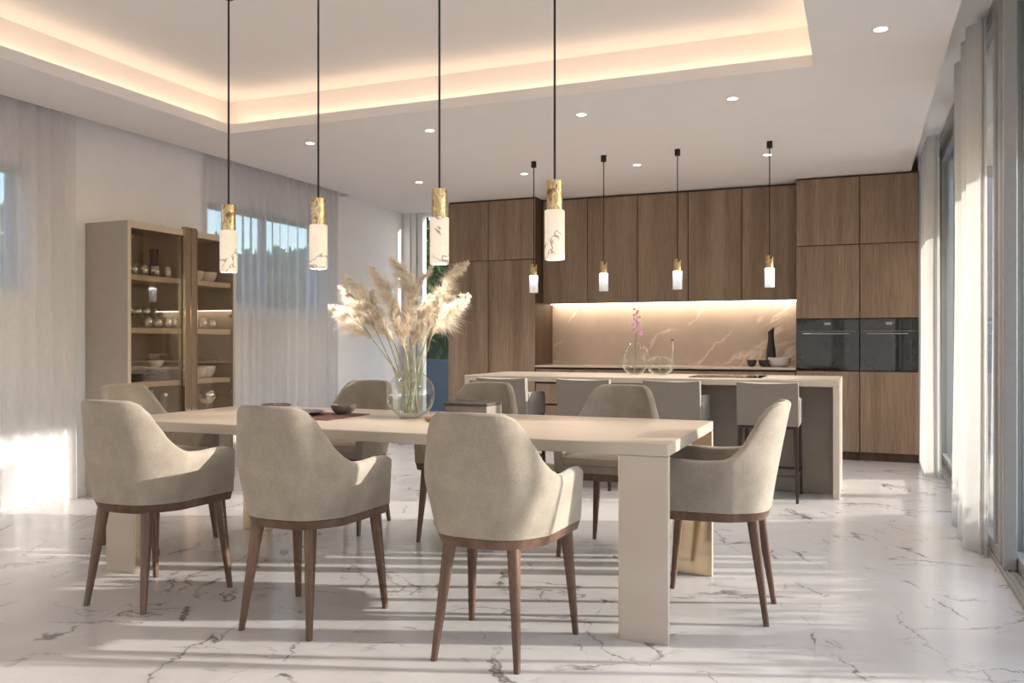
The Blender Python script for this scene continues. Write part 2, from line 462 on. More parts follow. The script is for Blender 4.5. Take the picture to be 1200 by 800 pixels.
# back wall: glazed door bay on the far left, plain behind the kitchen
struct('wall_back', MB().box(-4.50, WR + .14, BW, BW + .2, 0, 3.3).box(WL, WL + .10, BW - .02, BW + .2, 0, 3.3).box(WL + .1, -4.50, BW, BW + .2, 2.83, 3.3), 'wall')
d = MB()
d.box(-5.38, -5.30, BW + .0, BW + .09, 0, 2.83, .005); d.box(-5.295, -5.215, BW + .02, BW + .12, 0.0, 2.83, .005)
d.box(-5.215, -4.50, BW + .02, BW + .12, 0, .06, .005); d.box(-5.215, -4.50, BW + .02, BW + .12, 2.79, 2.83, .004)
do = struct('door_1', d, 'white_frame')
MB().box(-5.215, -4.5, BW + .065, BW + .075, .06, 2.79).build('door_glass', 'pane', do)

# wall to the right of the kitchen block and lintel over the sliding doors
struct('wall_right', MB().box(.53, WR + .14, 9.30, BW, 0, 3.3).box(WR, WR + .16, YB, 9.30, 3.0, 3.3), 'wall')
struct('wall_rear', MB().box(WL, WR + .14, YB - .2, YB, 0, 3.3), 'wall')

# ceiling with a raised tray and a cove
HX0, HX1, HY0, HY1 = -4.644, -.256, -.9, 5.44
CX0, CX1 = -5.33, .455
G = .13; UP = 3.12
cm = MB()
def slab(x0, x1, y0, y1, z0, z1): cm.box(x0, x1, y0, y1, z0, z1)
slab(CX0, HX0, YB, BW, CEIL, 2.86); slab(HX1, CX1, YB, BW, CEIL, 2.86)
slab(HX0, HX1, YB, HY0, CEIL, 2.86); slab(HX0, HX1, HY1, BW, CEIL, 2.86)
# lip
t = .02; lz = 2.903
slab(HX0 - t, HX0, HY0 - t, HY1 + t, 2.86, lz); slab(HX1, HX1 + t, HY0 - t, HY1 + t, 2.86, lz)
slab(HX0, HX1, HY1, HY1 + t, 2.86, lz); slab(HX0, HX1, HY0 - t, HY0, 2.86, lz)
# tray sides and top
slab(HX0 - G - .03, HX0 - G, HY0 - G, HY1 + G, 2.86, UP); slab(HX1 + G, HX1 + G + .03, HY0 - G, HY1 + G, 2.86, UP)
slab(HX0 - G, HX1 + G, HY1 + G, HY1 + G + .03, 2.86, UP); slab(HX0 - G, HX1 + G, HY0 - G - .03, HY0 - G, 2.86, UP)
slab(HX0 - G - .03, HX1 + G + .03, HY0 - G - .03, HY1 + G + .03, UP, UP + .04)
struct('ceiling', cm, 'ceiling')
# curtain recesses on both long sides (upper shells)
struct('trim_1', MB().box(WL, CX0 - .0, YB, BW, 3.0, 3.04).box(CX0, CX0 + .02, YB, BW, 2.86, 3.04).box(WL, CX0, 8.25, BW, CEIL, 2.86), 'ceiling')
struct('trim_2', MB().box(CX1, WR + .1, YB, BW, 3.0, 3.04).box(CX1 - .02, CX1, YB, BW, 2.86, 3.04), 'ceiling')
# cove led strips
def led(name, mb, label):
    o = mb.build(name, 'led_warm'); return tag(o, label, 'light strip', 'warm light strips in the ceiling cove')
z0, z1 = 2.872, 2.882
led('led_strip', MB().box(HX0 - .075, HX0 - .055, HY0, HY1, z0, z1), 'warm light strip hidden in the cove along the left side of the ceiling tray')
led('led_strip', MB().box(HX1 + .055, HX1 + .075, HY0, HY1, z0, z1), 'warm light strip hidden in the cove along the window side of the ceiling tray')
led('led_strip', MB().box(HX0, HX1, HY1 + .055, HY1 + .075, z0, z1), 'warm light strip hidden in the cove along the kitchen side of the ceiling tray')

# ------------------------------------------------------------------ glass wall on the right
def slide_frame(y0, y1, xin, name):
    e = MB(); t = .085; xo = xin + .055
    e.box(xin, xo, y0, y0 + t, .035, 2.98, .006); e.box(xin, xo, y1 - t, y1, .035, 2.98, .006)
    e.box(xin, xo, y0 + t, y1 - t, .035, .10, .005); e.box(xin, xo, y0 + t, y1 - t, 2.91, 2.98, .005)
    o = struct(name, e, 'grey_frame')
    MB().box(xin + .022, xin + .032, y0 + t, y1 - t, .10, 2.91).build('door_glass', 'pane', o)
    return o
slide_frame(-2.6, -.0, .725, 'door_2'); slide_frame(-.1, 1.75, .665, 'door_3'); slide_frame(1.65, 3.93, .725, 'door_4')
slide_frame(3.78, 5.12, .725, 'door_5'); slide_frame(5.00, 7.36, .665, 'door_6'); slide_frame(7.22, 9.30, .725, 'door_7')
tr = MB().box(WR, WR + .14, YB, 9.30, 0, .03, .004)
for x in (.672, .700, .735, .765): tr.box(x, x + .008, YB, 9.30, .03, .038)
struct('trim_3', tr, 'grey_frame')
struct('trim_4', MB().box(WR, WR + .14, YB, 9.30, 2.98, 3.0, .003), 'grey_frame')
# window-side stile posts
struct('trim_5', MB().box(.662, .722, 4.86, 4.91, .035, 2.98, .006).box(.662, .70, 5.17, 5.22, .035, 2.98, .006), 'grey_frame')

def curtain(name, x, y0, y1, z0, z1, amp, pitch, mat, label, seed=0, flare=0., group=None, hook=None):
    rnd = random.Random(seed); n = int((y1 - y0) / .012)
    ph = rnd.random() * 6; rows = []
    nz = 14
    phs = []; p = ph
    for i in range(n + 1):
        p += 2 * pi * (.012 / pitch) * (1 + .35 * sin(i * .05 + seed) + .25 * sin(i * .023 + 2 * seed))
        phs.append(p)
    for k in range(nz + 1):
        f = k / nz; z = z0 + (z1 - z0) * f
        a = amp * (1.0 - .35 * f + .12 * sin(f * 5 + seed))
        row = []
        for i in range(n + 1):
            q = phs[i] + .25 * sin(f * 3 + i * .02)
            row.append((x + a * (sin(q) + .25 * sin(2.1 * q + 1.)) + flare * (1 - f), y0 + (y1 - y0) * i / n + .25 * a * cos(q), z))
        if hook is not None:
            fx = row[0][0]; hx = fx + (hook - fx) * (1.0 - .25 * f)
            row = [(hx + (fx - hx) * j / 8, row[0][1] - .012 - .010 * sin(j * 1.3 + 2 * f), z) for j in range(8)] + row
        rows.append(row)
    mb = MB(); mb.grid(rows)
    o = mb.build(name, mat, smooth=True, angle=80)
    return tag(o, label, 'curtain', group)
curtain('sheer_curtain', WL + .075, 1.9, 4.64, .012, 2.985, .034, .115, 'sheer', 'white sheer curtain at the left edge, over the window left of the display cabinet', 3)
curtain('sheer_curtain', WL + .075, 6.05, 8.10, .012, 2.985, .034, .115, 'sheer', 'white sheer curtain over the window between display cabinet and far left corner', 5)
curtain('linen_curtain', .590, 5.27, 6.18, .012, 2.94, .045, .20, 'drape', 'gathered off-white linen curtain nearest, beside the grey sliding door frame', 2, hook=.645)
curtain('linen_curtain', .565, 8.12, 9.16, .012, 2.94, .045, .16, 'drape', 'gathered off-white linen curtain beside the wooden oven wall', 9, hook=.64)

# ------------------------------------------------------------------ outside
struct('floor_terrace', MB().box(WR + .14, 40, -30, 40, -.14, -.02), 'terrace')
struct('ground_outside', MB().box(-60, WL - .25, -30, 60, -.16, -.03).box(WL - .25, WR + .14, BW + .25, 60, -.16, -.03).box(-60, 40, -40, YB - .2, -.16, -.03), 'terrace')
can = MB().box(WR + .16, 1.9, -3, 10.5, 2.95, 3.08).box(1.76, 1.9, -3, 10.5, 2.40, 2.95)  # unseen overhang, front beam dropped to cut off the higher sun
struct('sunshade', can, 'render_white')

tag(MB().box(WR + .20, 7.5, 12.5, 12.7, -.02, 3.4, .01).build('pale_backdrop', 'render_white'), 'added pale wall outside, brightening the view through the right glass', 'wall')  # added so the glass at the right edge looks paler
def leaf_blob(mb, c, r, n, size, rnd):
    for _ in range(n):
        d = Vector((rnd.gauss(0, 1), rnd.gauss(0, 1), rnd.gauss(0, 1))).normalized() * (rnd.random() ** .4)
        p = Vector((c[0] + d.x * r[0], c[1] + d.y * r[1], c[2] + d.z * r[2]))
        q = Euler((rnd.random() * 6, rnd.random() * 6, rnd.random() * 6)).to_matrix()
        s = size * (.6 + .8 * rnd.random())
        mb.quad(p + q @ Vector((-s, 0, 0)), p + q @ Vector((0, -s * .45, 0)), p + q @ Vector((s, 0, 0)), p + q @ Vector((0, s * .45, 0)))
def tree(x, y, h, label, seed):
    rnd = random.Random(seed)
    r = empty('garden_tree', (x, y, -.03), 0, label, 'tree', 'trees outside the house')
    tk = MB(); pts = [(0, 0, 0), (.05, .04, h * .25), (-.03, .08, h * .5), (.04, 0, h * .75)]
    tk.tube(pts, [.11, .09, .07, .03]); 
    for k in range(5):
        a = k * 1.3; tk.tube([(0, .05, h * (.35 + .07 * k)), (.5 * cos(a), .5 * sin(a), h * (.5 + .08 * k))], [.04, .015], 6)
    tk.build('trunk', 'trunk', r, True)
    mb = MB()
    for k in range(9):
        a = rnd.random() * 6.28; rr = rnd.random() * h * .16
        leaf_blob(mb, (rr * cos(a), rr * sin(a), h * (.38 + .6 * k / 9)), (h * .17, h * .17, h * .13), 500, .075, rnd)
    mb.build('crown', 'leaf', r)
tree(-6.35, 13.0, 5.2, 'green leafy tree outside the far glazed door', 1)
tree(-7.6, 15.5, 4.8, 'smaller green tree behind, outside the far glazed door', 2)
tag(MB().box(-9.0, -3.6, 12.0, 12.15, -.03, .90, .01).build('garden_wall', 'blue_wall'), 'low dark blue-grey garden wall outside the far glazed door', 'wall')
tag(MB().tube([(-5.35, 11.2, -.03), (-5.35, 11.2, 3.2)], .03).build('garden_pole', 'steel', smooth=True), 'thin pale pole standing outside the far glazed door', 'pole')
tag(MB().box(-13.2, -12.8, -2, 13, -.03, 1.95, .02).build('boundary_wall', 'render_white'), 'pale boundary wall outside the left windows', 'wall')
def hedge(x, y0, y1, dx, h, label, seed, n, along='y'):
    rnd = random.Random(seed); mb = MB(); L_ = y1 - y0
    r = empty('garden_hedge', (x, (y0 + y1) / 2, -.03) if along == 'y' else ((y0 + y1) / 2, x, -.03), 0 if along == 'y' else pi / 2, label, 'hedge')
    MB().box(-dx * .7, dx * .7, -L_ / 2 + .1, L_ / 2 - .1, .02, h * .93).build('woody_core', 'hedge_core', r)
    for _ in range(n):
        f = rnd.random(); top = rnd.random() < .3
        y = rnd.uniform(-L_ / 2, L_ / 2); hh = h * (1 + .05 * sin(y * 2.3 + seed) + .04 * sin(y * 5.1))
        p = Vector((rnd.uniform(-dx, dx), y, hh * rnd.uniform(.9, 1.03))) if top else Vector((rnd.choice((-1, 1)) * dx * rnd.uniform(.7, 1.1), y, hh * rnd.random()))
        q = Euler((rnd.random() * 6, rnd.random() * 6, rnd.random() * 6)).to_matrix(); s_ = .09 * (.6 + .8 * rnd.random())
        mb.quad(p + q @ Vector((-s_, 0, 0)), p + q @ Vector((0, -s_ * .5, 0)), p + q @ Vector((s_, 0, 0)), p + q @ Vector((0, s_ * .5, 0)))
    mb.build('foliage', 'leaf', r)
hedge(-10.2, 2.0, 15.4, .4, 2.75, 'tall green hedge outside the left windows, behind the sheer curtains', 3, 9000)
hedge(17.6, -13.5, -4.5, .4, 3.0, 'tall green hedge at the end of the garden, beyond the far glazed door', 4, 6000, 'x')
# unseen planter hedge, added to keep low sun off the near floor
hr = empty('floor_shade_hedge', (3.1, 5.85, -.02), 0, 'added low planter hedge out of view, shading the floor by the glass', 'hedge')
MB().box(-.22, .22, -1.55, 1.55, 0, .5, .01).build('planter', 'render_white', hr)
rnd = random.Random(4); hb = MB()
hb.box(-.15, .15, -1.48, 1.48, .5, .78)
for k in range(40):
    leaf_blob(hb, (0, -1.45 + 2.9 * k / 39, .72), (.22, .12, .25), 90, .03, rnd)
hb.build('foliage', 'leaf', hr)
for yy in (3.88, 3.99):  # unseen pair, added to cast two thin shadow lines on the floor
    tag(MB().tube([(1.83, yy, -.02), (1.83, yy, 2.40)], .016, 10).build('shadow_post', 'steel', smooth=True), 'added slim steel post casting a thin floor shadow, under the terrace canopy, ' + ('nearer of the pair' if yy < 3.9 else 'farther of the pair'), 'post', 'canopy posts')

# ------------------------------------------------------------------ kitchen
KF = 9.10; KU = 9.33
def panel(mb, x0, x1, y0, y1, z0, z1, b=.0025): return mb.box(x0, x1, y0, y1, z0, z1, b, 1)
g = .004
def tall_unit(x0, x1, seamz, label, oven=None):
    r = empty('tall_cabinet', ((x0 + x1) / 2, (KF + BW) / 2, 0), 0, label, 'cabinet', 'full height walnut cabinets')
    cx, cy = (x0 + x1) / 2, (KF + BW) / 2
    def P(mb, name, mat): o = mb.build(name, mat, r); o.location = (0, 0, 0); o.data.transform(Matrix.Translation((-cx, -cy, 0))); return o
    c = MB().box(x0 + .001, x1 - .001, KF + .024, BW - .002, .09, 2.826)
    if oven:
        c = MB().box(x0 + .001, x1 - .001, KF + .024, BW - .002, .09, oven[0] - .006).box(x0 + .001, x1 - .001, KF + .024, BW - .002, oven[1] + .006, 2.826)
        c.box(x0 + .001, x0 + .016, KF + .024, BW - .002, oven[0] - .006, oven[1] + .006).box(x1 - .016, x1 - .001, KF + .024, BW - .002, oven[0] - .006, oven[1] + .006)
    P(c, 'body', 'wood_edge')
    P(MB().box(x0 + .001, x1 - .001, KF + .035, KF + .055, 0, .09), 'plinth', 'wood_edge')
    P(panel(MB(), x0 + g, x1 - g, KF, KF + .022, seamz + g, 2.808), 'door', 'wood')
    if oven:
        P(panel(MB(), x0 + g, x1 - g, KF, KF + .022, oven[1] + g, seamz - g), 'door', 'wood')
        P(panel(MB(), x0 + g, x1 - g, KF, KF + .022, .085, oven[0] - g), 'door', 'wood')
    else:
        P(panel(MB(), x0 + g, x1 - g, KF, KF + .022, .085, seamz - g), 'door', 'wood')
tall_unit(-4.534, -4.013, 2.12, 'full height walnut cabinet at the far left end of the kitchen, by the glazed door')
tall_unit(-4.013, -3.43, 2.12, 'full height walnut cabinet at left, directly beside the marble backsplash')
OV = (.885, 1.405)
tall_unit(-.603, -.004, 2.141, 'walnut oven cabinet beside the backsplash, left of the two oven housings', OV)
tall_unit(-.004, .526, 2.141, 'walnut oven cabinet at the right end beside the curtain', OV)
struct('trim_6', MB().box(-4.534, -3.43, KF + .03, BW, 2.826, 2.83), 'wood_edge')

def oven(x0, x1, label):
    cx = (x0 + x1) / 2
    r = empty('built_in_oven', (cx, KF, OV[0]), 0, label, 'oven', 'black glass built-in ovens')
    h = OV[1] - OV[0]; w = (x1 - x0) / 2 - .004
    MB().box(-w + .016, w - .016, .026, .50, 0.004, h - .004).build('body', 'oven_trim', r)
    MB().box(-w, w, 0, .022, h * .765, h - .003, .002, 1).build('control_panel', 'black_glass', r)
    MB().box(-w, w, 0, .022, .004, h * .755, .002, 1).build('door', 'black_glass', r)
    MB().box(-w + .06, w - .09, -.030, -.016, h * .70, h * .70 + .012, .004).box(-w + .08, -w + .095, -.018, .002, h * .70, h * .70 + .012).box(w - .125, w - .11, -.018, .002, h * .70, h * .70 + .012).build('handle', 'oven_trim', r)
    MB().box(-.03, .03, -.0015, .001, h * .88, h * .93).build('display', 'oven_trim', r)
oven(-.603, -.004, 'black glass oven nearer the backsplash, left of the pair')
oven(-.004, .526, 'black glass oven next to the curtain, right of the pair')

ux = [-3.422, -2.876, -2.297, -1.734, -1.166, -.605]
wl = ['leftmost upper walnut cabinet, next to the tall left cabinet', 'second upper walnut cabinet from the left, above the backsplash',
      'middle upper walnut cabinet of the five above the backsplash', 'second upper walnut cabinet from the ovens, above the backsplash',
      'rightmost upper walnut cabinet, against the oven wall']
for i in range(5):
    x0, x1 = ux[i], ux[i + 1]; cx = (x0 + x1) / 2; w = (x1 - x0) / 2
    r = empty('wall_cabinet', (cx, KU, 1.615), 0, wl[i], 'cabinet', 'upper walnut cabinets')
    MB().box(-w + .001, w - .001, .024, BW - KU - .002, .008, 1.211).build('body', 'wood_edge', r)
    MB().box(-w + g, w - g, 0, .022, 0, 1.190, .0025, 1).build('door', 'wood', r)
tag(MB().box(-3.40, -.62, BW - .17, BW - .030, 1.612, 1.6225).build('led_strip', 'led_kitchen'), 'white light strip under the upper cabinets above the backsplash', 'light strip')
tag(MB().box(-3.43, -.605, BW - .022, BW - .001, .912, 1.606).build('backsplash', 'splash'), 'beige veined marble backsplash behind the worktop', 'backsplash')
tag(MB().box(-3.43, -.605, KF - .005, BW - .023, .888, .910, .003, 1).build('worktop', 'counter'), 'slim beige stone worktop along the kitchen wall', 'worktop')
bx = [-3.43, -2.713, -2.01, -1.481, -.605]
bl = ['walnut base drawer cabinet at the left end under the stone worktop', 'second walnut base drawer cabinet from the left under the worktop',
      'third walnut base drawer cabinet from the left under the worktop', 'walnut base drawer cabinet under the worktop nearest the ovens']
for i in range(4):
    x0, x1 = bx[i], bx[i + 1]; cx = (x0 + x1) / 2; w = (x1 - x0) / 2
    r = empty('base_cabinet', (cx, KF + .015, 0), 0, bl[i], 'cabinet', 'walnut base cabinets under the worktop')
    MB().box(-w + .001, w - .001, .03, .60, .09, .887).build('body', 'wood_edge', r)
    MB().box(-w + .001, w - .001, .05, .07, 0, .09).build('plinth', 'wood_edge', r)
    for za, zb in ((.09, .455), (.475, .70), (.725, .868)):
        MB().box(-w + g, w - g, 0, .022, za, zb, .0025, 1).build('drawer', 'wood', r)

# worktop things
def lathe_thing(name, prof, loc, mat, label, cat, group=None, n=32, angle=50):
    o = MB().lathe(prof, n=n).build(name, mat, smooth=True, angle=angle, loc=loc)
    return tag(o, label, cat, group)
def bowl_prof(r, h, foot=.45, t=.006):
    pr = [(0, 0), (r * foot, 0), (r * foot * 1.02, .004)]
    for k in range(1, 9):
        a = k / 8 * pi / 2; pr.append((r * foot + (r - r * foot) * sin(a) ** .9, .004 + (h - .004) * (1 - cos(a))))
    inner = [(max(x - t, 0), z + (t if z < h * .9 else 0)) for x, z in reversed(pr[3:])]
    return pr + [(r - t * .5, h + .001)] + inner + [(0, .004 + t)]
wt = .911
lathe_thing('dark_bowl', bowl_prof(.052, .072, .35), (-1.07, 9.38, wt), 'dark_ceramic', 'small dark bowl on the back worktop, farther left of two', 'bowl', 'dark bowls on the worktop')
lathe_thing('dark_bowl', bowl_prof(.055, .072, .35), (-.945, 9.36, wt), 'dark_ceramic', 'small dark bowl on the back worktop, beside the black vase', 'bowl', 'dark bowls on the worktop')
lathe_thing('white_bowl', bowl_prof(.118, .098, .62), (-.79, 9.42, wt), 'porcelain', 'white bowl on the back worktop right of the black vase', 'bowl')
# black vase with slanted lip
vb = MB(); prof = [(0, 0), (.045, 0), (.050, .01), (.052, .10), (.047, .18), (.036, .25), (.030, .31), (.031, .36), (.036, .395)]
rows = []
for r_, z_ in prof + [(.030, .393), (.026, .33), (0, .30)]:
    rows.append([(max(r_, 1e-5) * cos(2 * pi * k / 28), max(r_, 1e-5) * sin(2 * pi * k / 28), z_ + (.028 * cos(2 * pi * k / 28) * max(0, (z_ - .33) / .065) if z_ > .33 else 0)) for k in range(28)])
vb.grid(rows, True)
tag(vb.build('black_vase', 'dark_ceramic', smooth=True, loc=(-.885, 9.52, wt)), 'tall black vase with slanted mouth on the back worktop', 'vase')

# ------------------------------------------------------------------ island
IX0, IX1, IY0, IY1, IZ = -3.222, -.140, 6.79, 7.79, .883
ir = empty('kitchen_island', ((IX0 + IX1) / 2, (IY0 + IY1) / 2, 0), 0, 'long kitchen island with pale stone waterfall top and greige body', 'island')
ox, oy = (IX0 + IX1) / 2, (IY0 + IY1) / 2
def IP(mb, name, mat): o = mb.build(name, mat, ir); o.data.transform(Matrix.Translation((-ox, -oy, 0))); return o
IP(MB().box(IX0, IX1, IY0, IY1, IZ - .047, IZ, .003, 1), 'countertop', 'counter')
IP(MB().box(IX1 - .048, IX1, IY0, IY1, 0, IZ - .0475, .003, 1), 'side_panel', 'counter')
IP(MB().box(IX0, IX0 + .048, IY0, IY1, 0, IZ - .0475, .003, 1), 'side_panel', 'counter')
IP(MB().box(-2.30, IX1 - .049, 7.03, 7.74, 0, IZ - .048, .003, 1), 'body', 'island_panel')
k = empty('cooktop', (-1.02, 7.32, IZ), 0, 'flat black glass cooktop set in the island top', 'cooktop')
MB().box(-.29, .29, -.26, .26, .0005, .005, .002, 1).build('glass_plate', 'black_glass', k)
for sx in (-.15, .15):
    for sy in (-.13, .13): MB().lathe([(.070, .0052), (.072, .0056), (.075, .0052)], (sx, sy, 0), 32).build('burner_ring', 'oven_trim', k)
k2 = IZ + .001
def sphere_prof(r, h0, top_r, zbot=0, squash=1., n=18, base_r=.03):
    pr = [(0, 0)]
    for i in range(n + 1):
        a = -pi / 2 + (pi) * i / n; rr = r * cos(a); z = r * squash * (1 + sin(a))
        if rr < base_r and a < 0: continue
        if rr < top_r and a > 0: break
        if not pr[1:]: pr.append((base_r, z * 0)); z0 = z
        pr.append((rr, z - z0))
    return pr
# ribbed round vase with the orchid
v = empty('glass_vase', (-1.87, 7.5, k2), 0, 'tall oval clear glass vase on the island holding the pink orchid', 'vase')
pr = sphere_prof(.125, 0, .03, squash=1.18); MB().lathe(pr, n=40).build('glass_body', 'vase_glass', v, True)
rib = MB()
for q in range(4):
    a = q * pi / 4 + .2
    pts = [(r_ * cos(a) * 1.005, r_ * sin(a) * 1.005, z_ + .001) for r_, z_ in pr[1:]]
    rib.tube(pts, .0028, 6); rib.tube([(-x, -y, z) for x, y, z in pts], .0028, 6)
rib.build('rib', 'glassware', v, True)
MB().lathe([(0, .004), (.05, .004), (.092, .04), (.104, .065), (0, .066)], n=32).build('water', 'water', v, True)
v = empty('bottle_vase', (-1.640, 7.5, k2), 0, 'squat round clear glass vase with slim side neck, on the island', 'vase')
pr2 = sphere_prof(.118, 0, .035, squash=.72); pr2.append((0, pr2[-1][1] + .006)); MB().lathe(pr2, n=40).build('glass_body', 'vase_glass', v, True)
rib = MB()
for q in range(4):
    a = q * pi / 4 + .2
    pts = [(r_ * cos(a) * 1.005, r_ * sin(a) * 1.005, z_ + .001) for r_, z_ in pr2[1:-1]]
    rib.tube(pts, .0028, 6); rib.tube([(-x, -y, z) for x, y, z in pts], .0028, 6)
rib.build('rib', 'glassware', v, True)
MB().tube([(.100, 0, .08), (.110, 0, .17), (.113, 0, .26), (.110, 0, .30)], [.011, .008, .007, .007], 12).build('neck', 'glassware', v, True)
MB().lathe([(0, .296), (.010, .298), (.017, .307), (.011, .318), (0, .321)], (.108, 0, 0), 16).build('stopper', 'bowl_grey', v, True)
MB().lathe([(0, .004), (.05, .004), (.088, .03), (.105, .06), (0, .061)], n=32).build('water', 'water', v, True)
o = empty('orchid_stem', (-1.875, 7.5, k2 + .008), 0, 'pink orchid stem standing in the oval glass vase on the island', 'flower')
MB().tube([(0, 0, 0), (.005, 0, .15), (.012, 0, .30), (.025, 0, .42), (.022, 0, .57)], [.0035, .0035, .003, .0025, .0015], 6).build('stem', 'stem', o, True)
rnd = random.Random(11)
for i in range(13):
    z = .36 + .215 * i / 12; a = i * 2.4; rr = .040 - .02 * i / 12
    mb = MB(); c = Vector((.02 + rr * cos(a), rr * sin(a), z))
    for q in range(5):
        b = q * 2 * pi / 5 + i; s = .021 - .008 * i / 12
        u = Vector((cos(b), .35 * sin(a + b), sin(b))) * s; w = Vector((-sin(b), .2, cos(b))) * s * .5; f = Vector((0, -.005, 0))
        mb.quad(c, c + u * .5 + w + f, c + u * 1.1, c + u * .5 - w + f)
    mb.build('blossom', 'orchid', o)

# ------------------------------------------------------------------ bar stools
def make_stool():
    r = empty('bar_stool', (0, 0, 0), 0, 'x', 'bar stool', 'bar stools along the island')
    w = .217
    # origin: rear legs line y=0 ; stool faces +y
    bk = MB(); rows = []
    for zz, yo in ((.558, .0), (.60, -.010), (.72, -.020), (.84, -.034), (.868, -.037)):
        rows.append((zz, yo))
    def ring(zz, yo):
        sag = -.004 if zz > .86 else 0
        out = []
        for i in range(13):
            x = -w + 2 * w * i / 12; out.append((x, yo - .012 + .012 * (x / w) ** 2 * 1.0, zz + (.010 * (x / w) ** 2 if zz > .86 else 0)))
        for i in range(13):
            x = w - 2 * w * i / 12; out.append((x, yo + .050 + .012 * (x / w) ** 2, zz + (.010 * (x / w) ** 2 if zz > .86 else 0)))
        return out
    vv = bk.grid([ring(*q) for q in rows], True); bk.bm.faces.new(vv[0]); bk.bm.faces.new(vv[-1])
    ob = bk.build('backrest', 'stool_fabric', r, True, 40)
    for s in (-1, 1):
        a = MB(); x0, x1 = sorted((s * (w - .045), s * (w + .004)))
        yy = [(.045, .558, .757), (.25, .558, .755), (.40, .558, .752), (.435, .558, .740), (.445, .56, .70)]
        vv = a.grid([[(x0, y, zb), (x1, y, zb), (x1, y, zt), (x0, y, zt)] for y, zb, zt in yy], True)
        a.bm.faces.new(vv[0]); a.bm.faces.new(vv[-1])
        bmesh.ops.bevel(a.bm, geom=list(a.bm.edges), offset=.006, segments=2, affect='EDGES')
        a.build('armrest', 'stool_fabric', r, True, 40)
    MB().box(-w + .047, w - .047, .054, .45, .575, .645, .02, 3).build('seat', 'stool_fabric', r, True, 40)
    MB().box(-w + .01, w - .01, .01, .44, .535, .556, .004).build('seat_frame', 'stool_wood', r)
    for sx in (-1, 1):
        for (y0, y1) in ((.012, .03), (.455, .43)):
            l = MB(); xt = sx * (w - .022); xb = sx * (w - .008)
            hw, hb = .016, .010
            rr = [[(xb - hb, y0 - hb, 0), (xb + hb, y0 - hb, 0), (xb + hb, y0 + hb, 0), (xb - hb, y0 + hb, 0)],
                  [(xt - hw, y1 - hw, .556), (xt + hw, y1 - hw, .556), (xt + hw, y1 + hw, .556), (xt - hw, y1 + hw, .556)]]
            vv = l.grid(rr, True); l.bm.faces.new(vv[0]); l.bm.faces.new(vv[1][::-1]); l.build('leg', 'stool_wood', r)
    for y in (.018, .447): MB().box(-w + .014, w - .014, y - .007, y + .007, .185, .205, .002, 1).build('footrest', 'stool_wood', r)
    for sx in (-1, 1):
        x = sx * (w - .014); MB().box(x - .007, x + .007, .02, .445, .186, .204, .002, 1).build('footrest', 'stool_wood', r)
    return r
stool = make_stool(); index_kids()
sl = ['grey bar stool at the left end of the island row', 'second grey bar stool from the left, at the island', 'third grey bar stool from the left, at the island', 'grey bar stool at the right end of the island row, behind the end dining chair']
for i, x in enumerate((-2.742, -2.037, -1.334, -.630)):
    o = stool if i == 0 else dup(stool, (0, 0, 0)); o.location = (x, 6.50, 0); o['label'] = sl[i]

# ------------------------------------------------------------------ dining table
TX0, TX1, TY0, TY1, TZ = -3.59, -.685, 3.272, 4.362, .775
tr_ = empty('dining_table', ((TX0 + TX1) / 2, (TY0 + TY1) / 2, 0), 0, 'long cream dining table on four broad legs with brass inner faces', 'table')
tox, toy = (TX0 + TX1) / 2, (TY0 + TY1) / 2
def TP(mb, name, mat, par=None):
    o = mb.build(name, mat, par or tr_); o.data.transform(Matrix.Translation((-tox, -toy, 0))); return o
TP(MB().box(TX0, TX1, TY0, TY1, TZ - .048, TZ, .003, 1), 'tabletop', 'table')
lt = .035; lw_ = .195
for sx in (0, 1):
    for sy in (0, 1):
        xa, xb = (TX1 - lw_, TX1) if sx else (TX0, TX0 + lw_)
        ya, yb = (TY1 - lt, TY1) if sy else (TY0, TY0 + lt)
        lg = TP(MB().box(xa, xb, ya, yb, 0, TZ - .0485, .002, 1), 'leg', 'table')
        # polished brass lining on the inner faces
        m = MB()
        if sy: m.box(xa + .003, xb - .003, ya - .004, ya - .0005, .002, TZ - .05)
        else: m.box(xa + .003, xb - .003, yb + .0005, yb + .004, .002, TZ - .05)
        if sx: m.box(xa - .004, xa - .0005, ya + .006, yb, .002, TZ - .05)
        else: m.box(xb + .0005, xb + .004, ya + .003, yb, .002, TZ - .05)
        tag(TP(m, 'brass_lining', 'brass', lg), 'polished brass inner face')

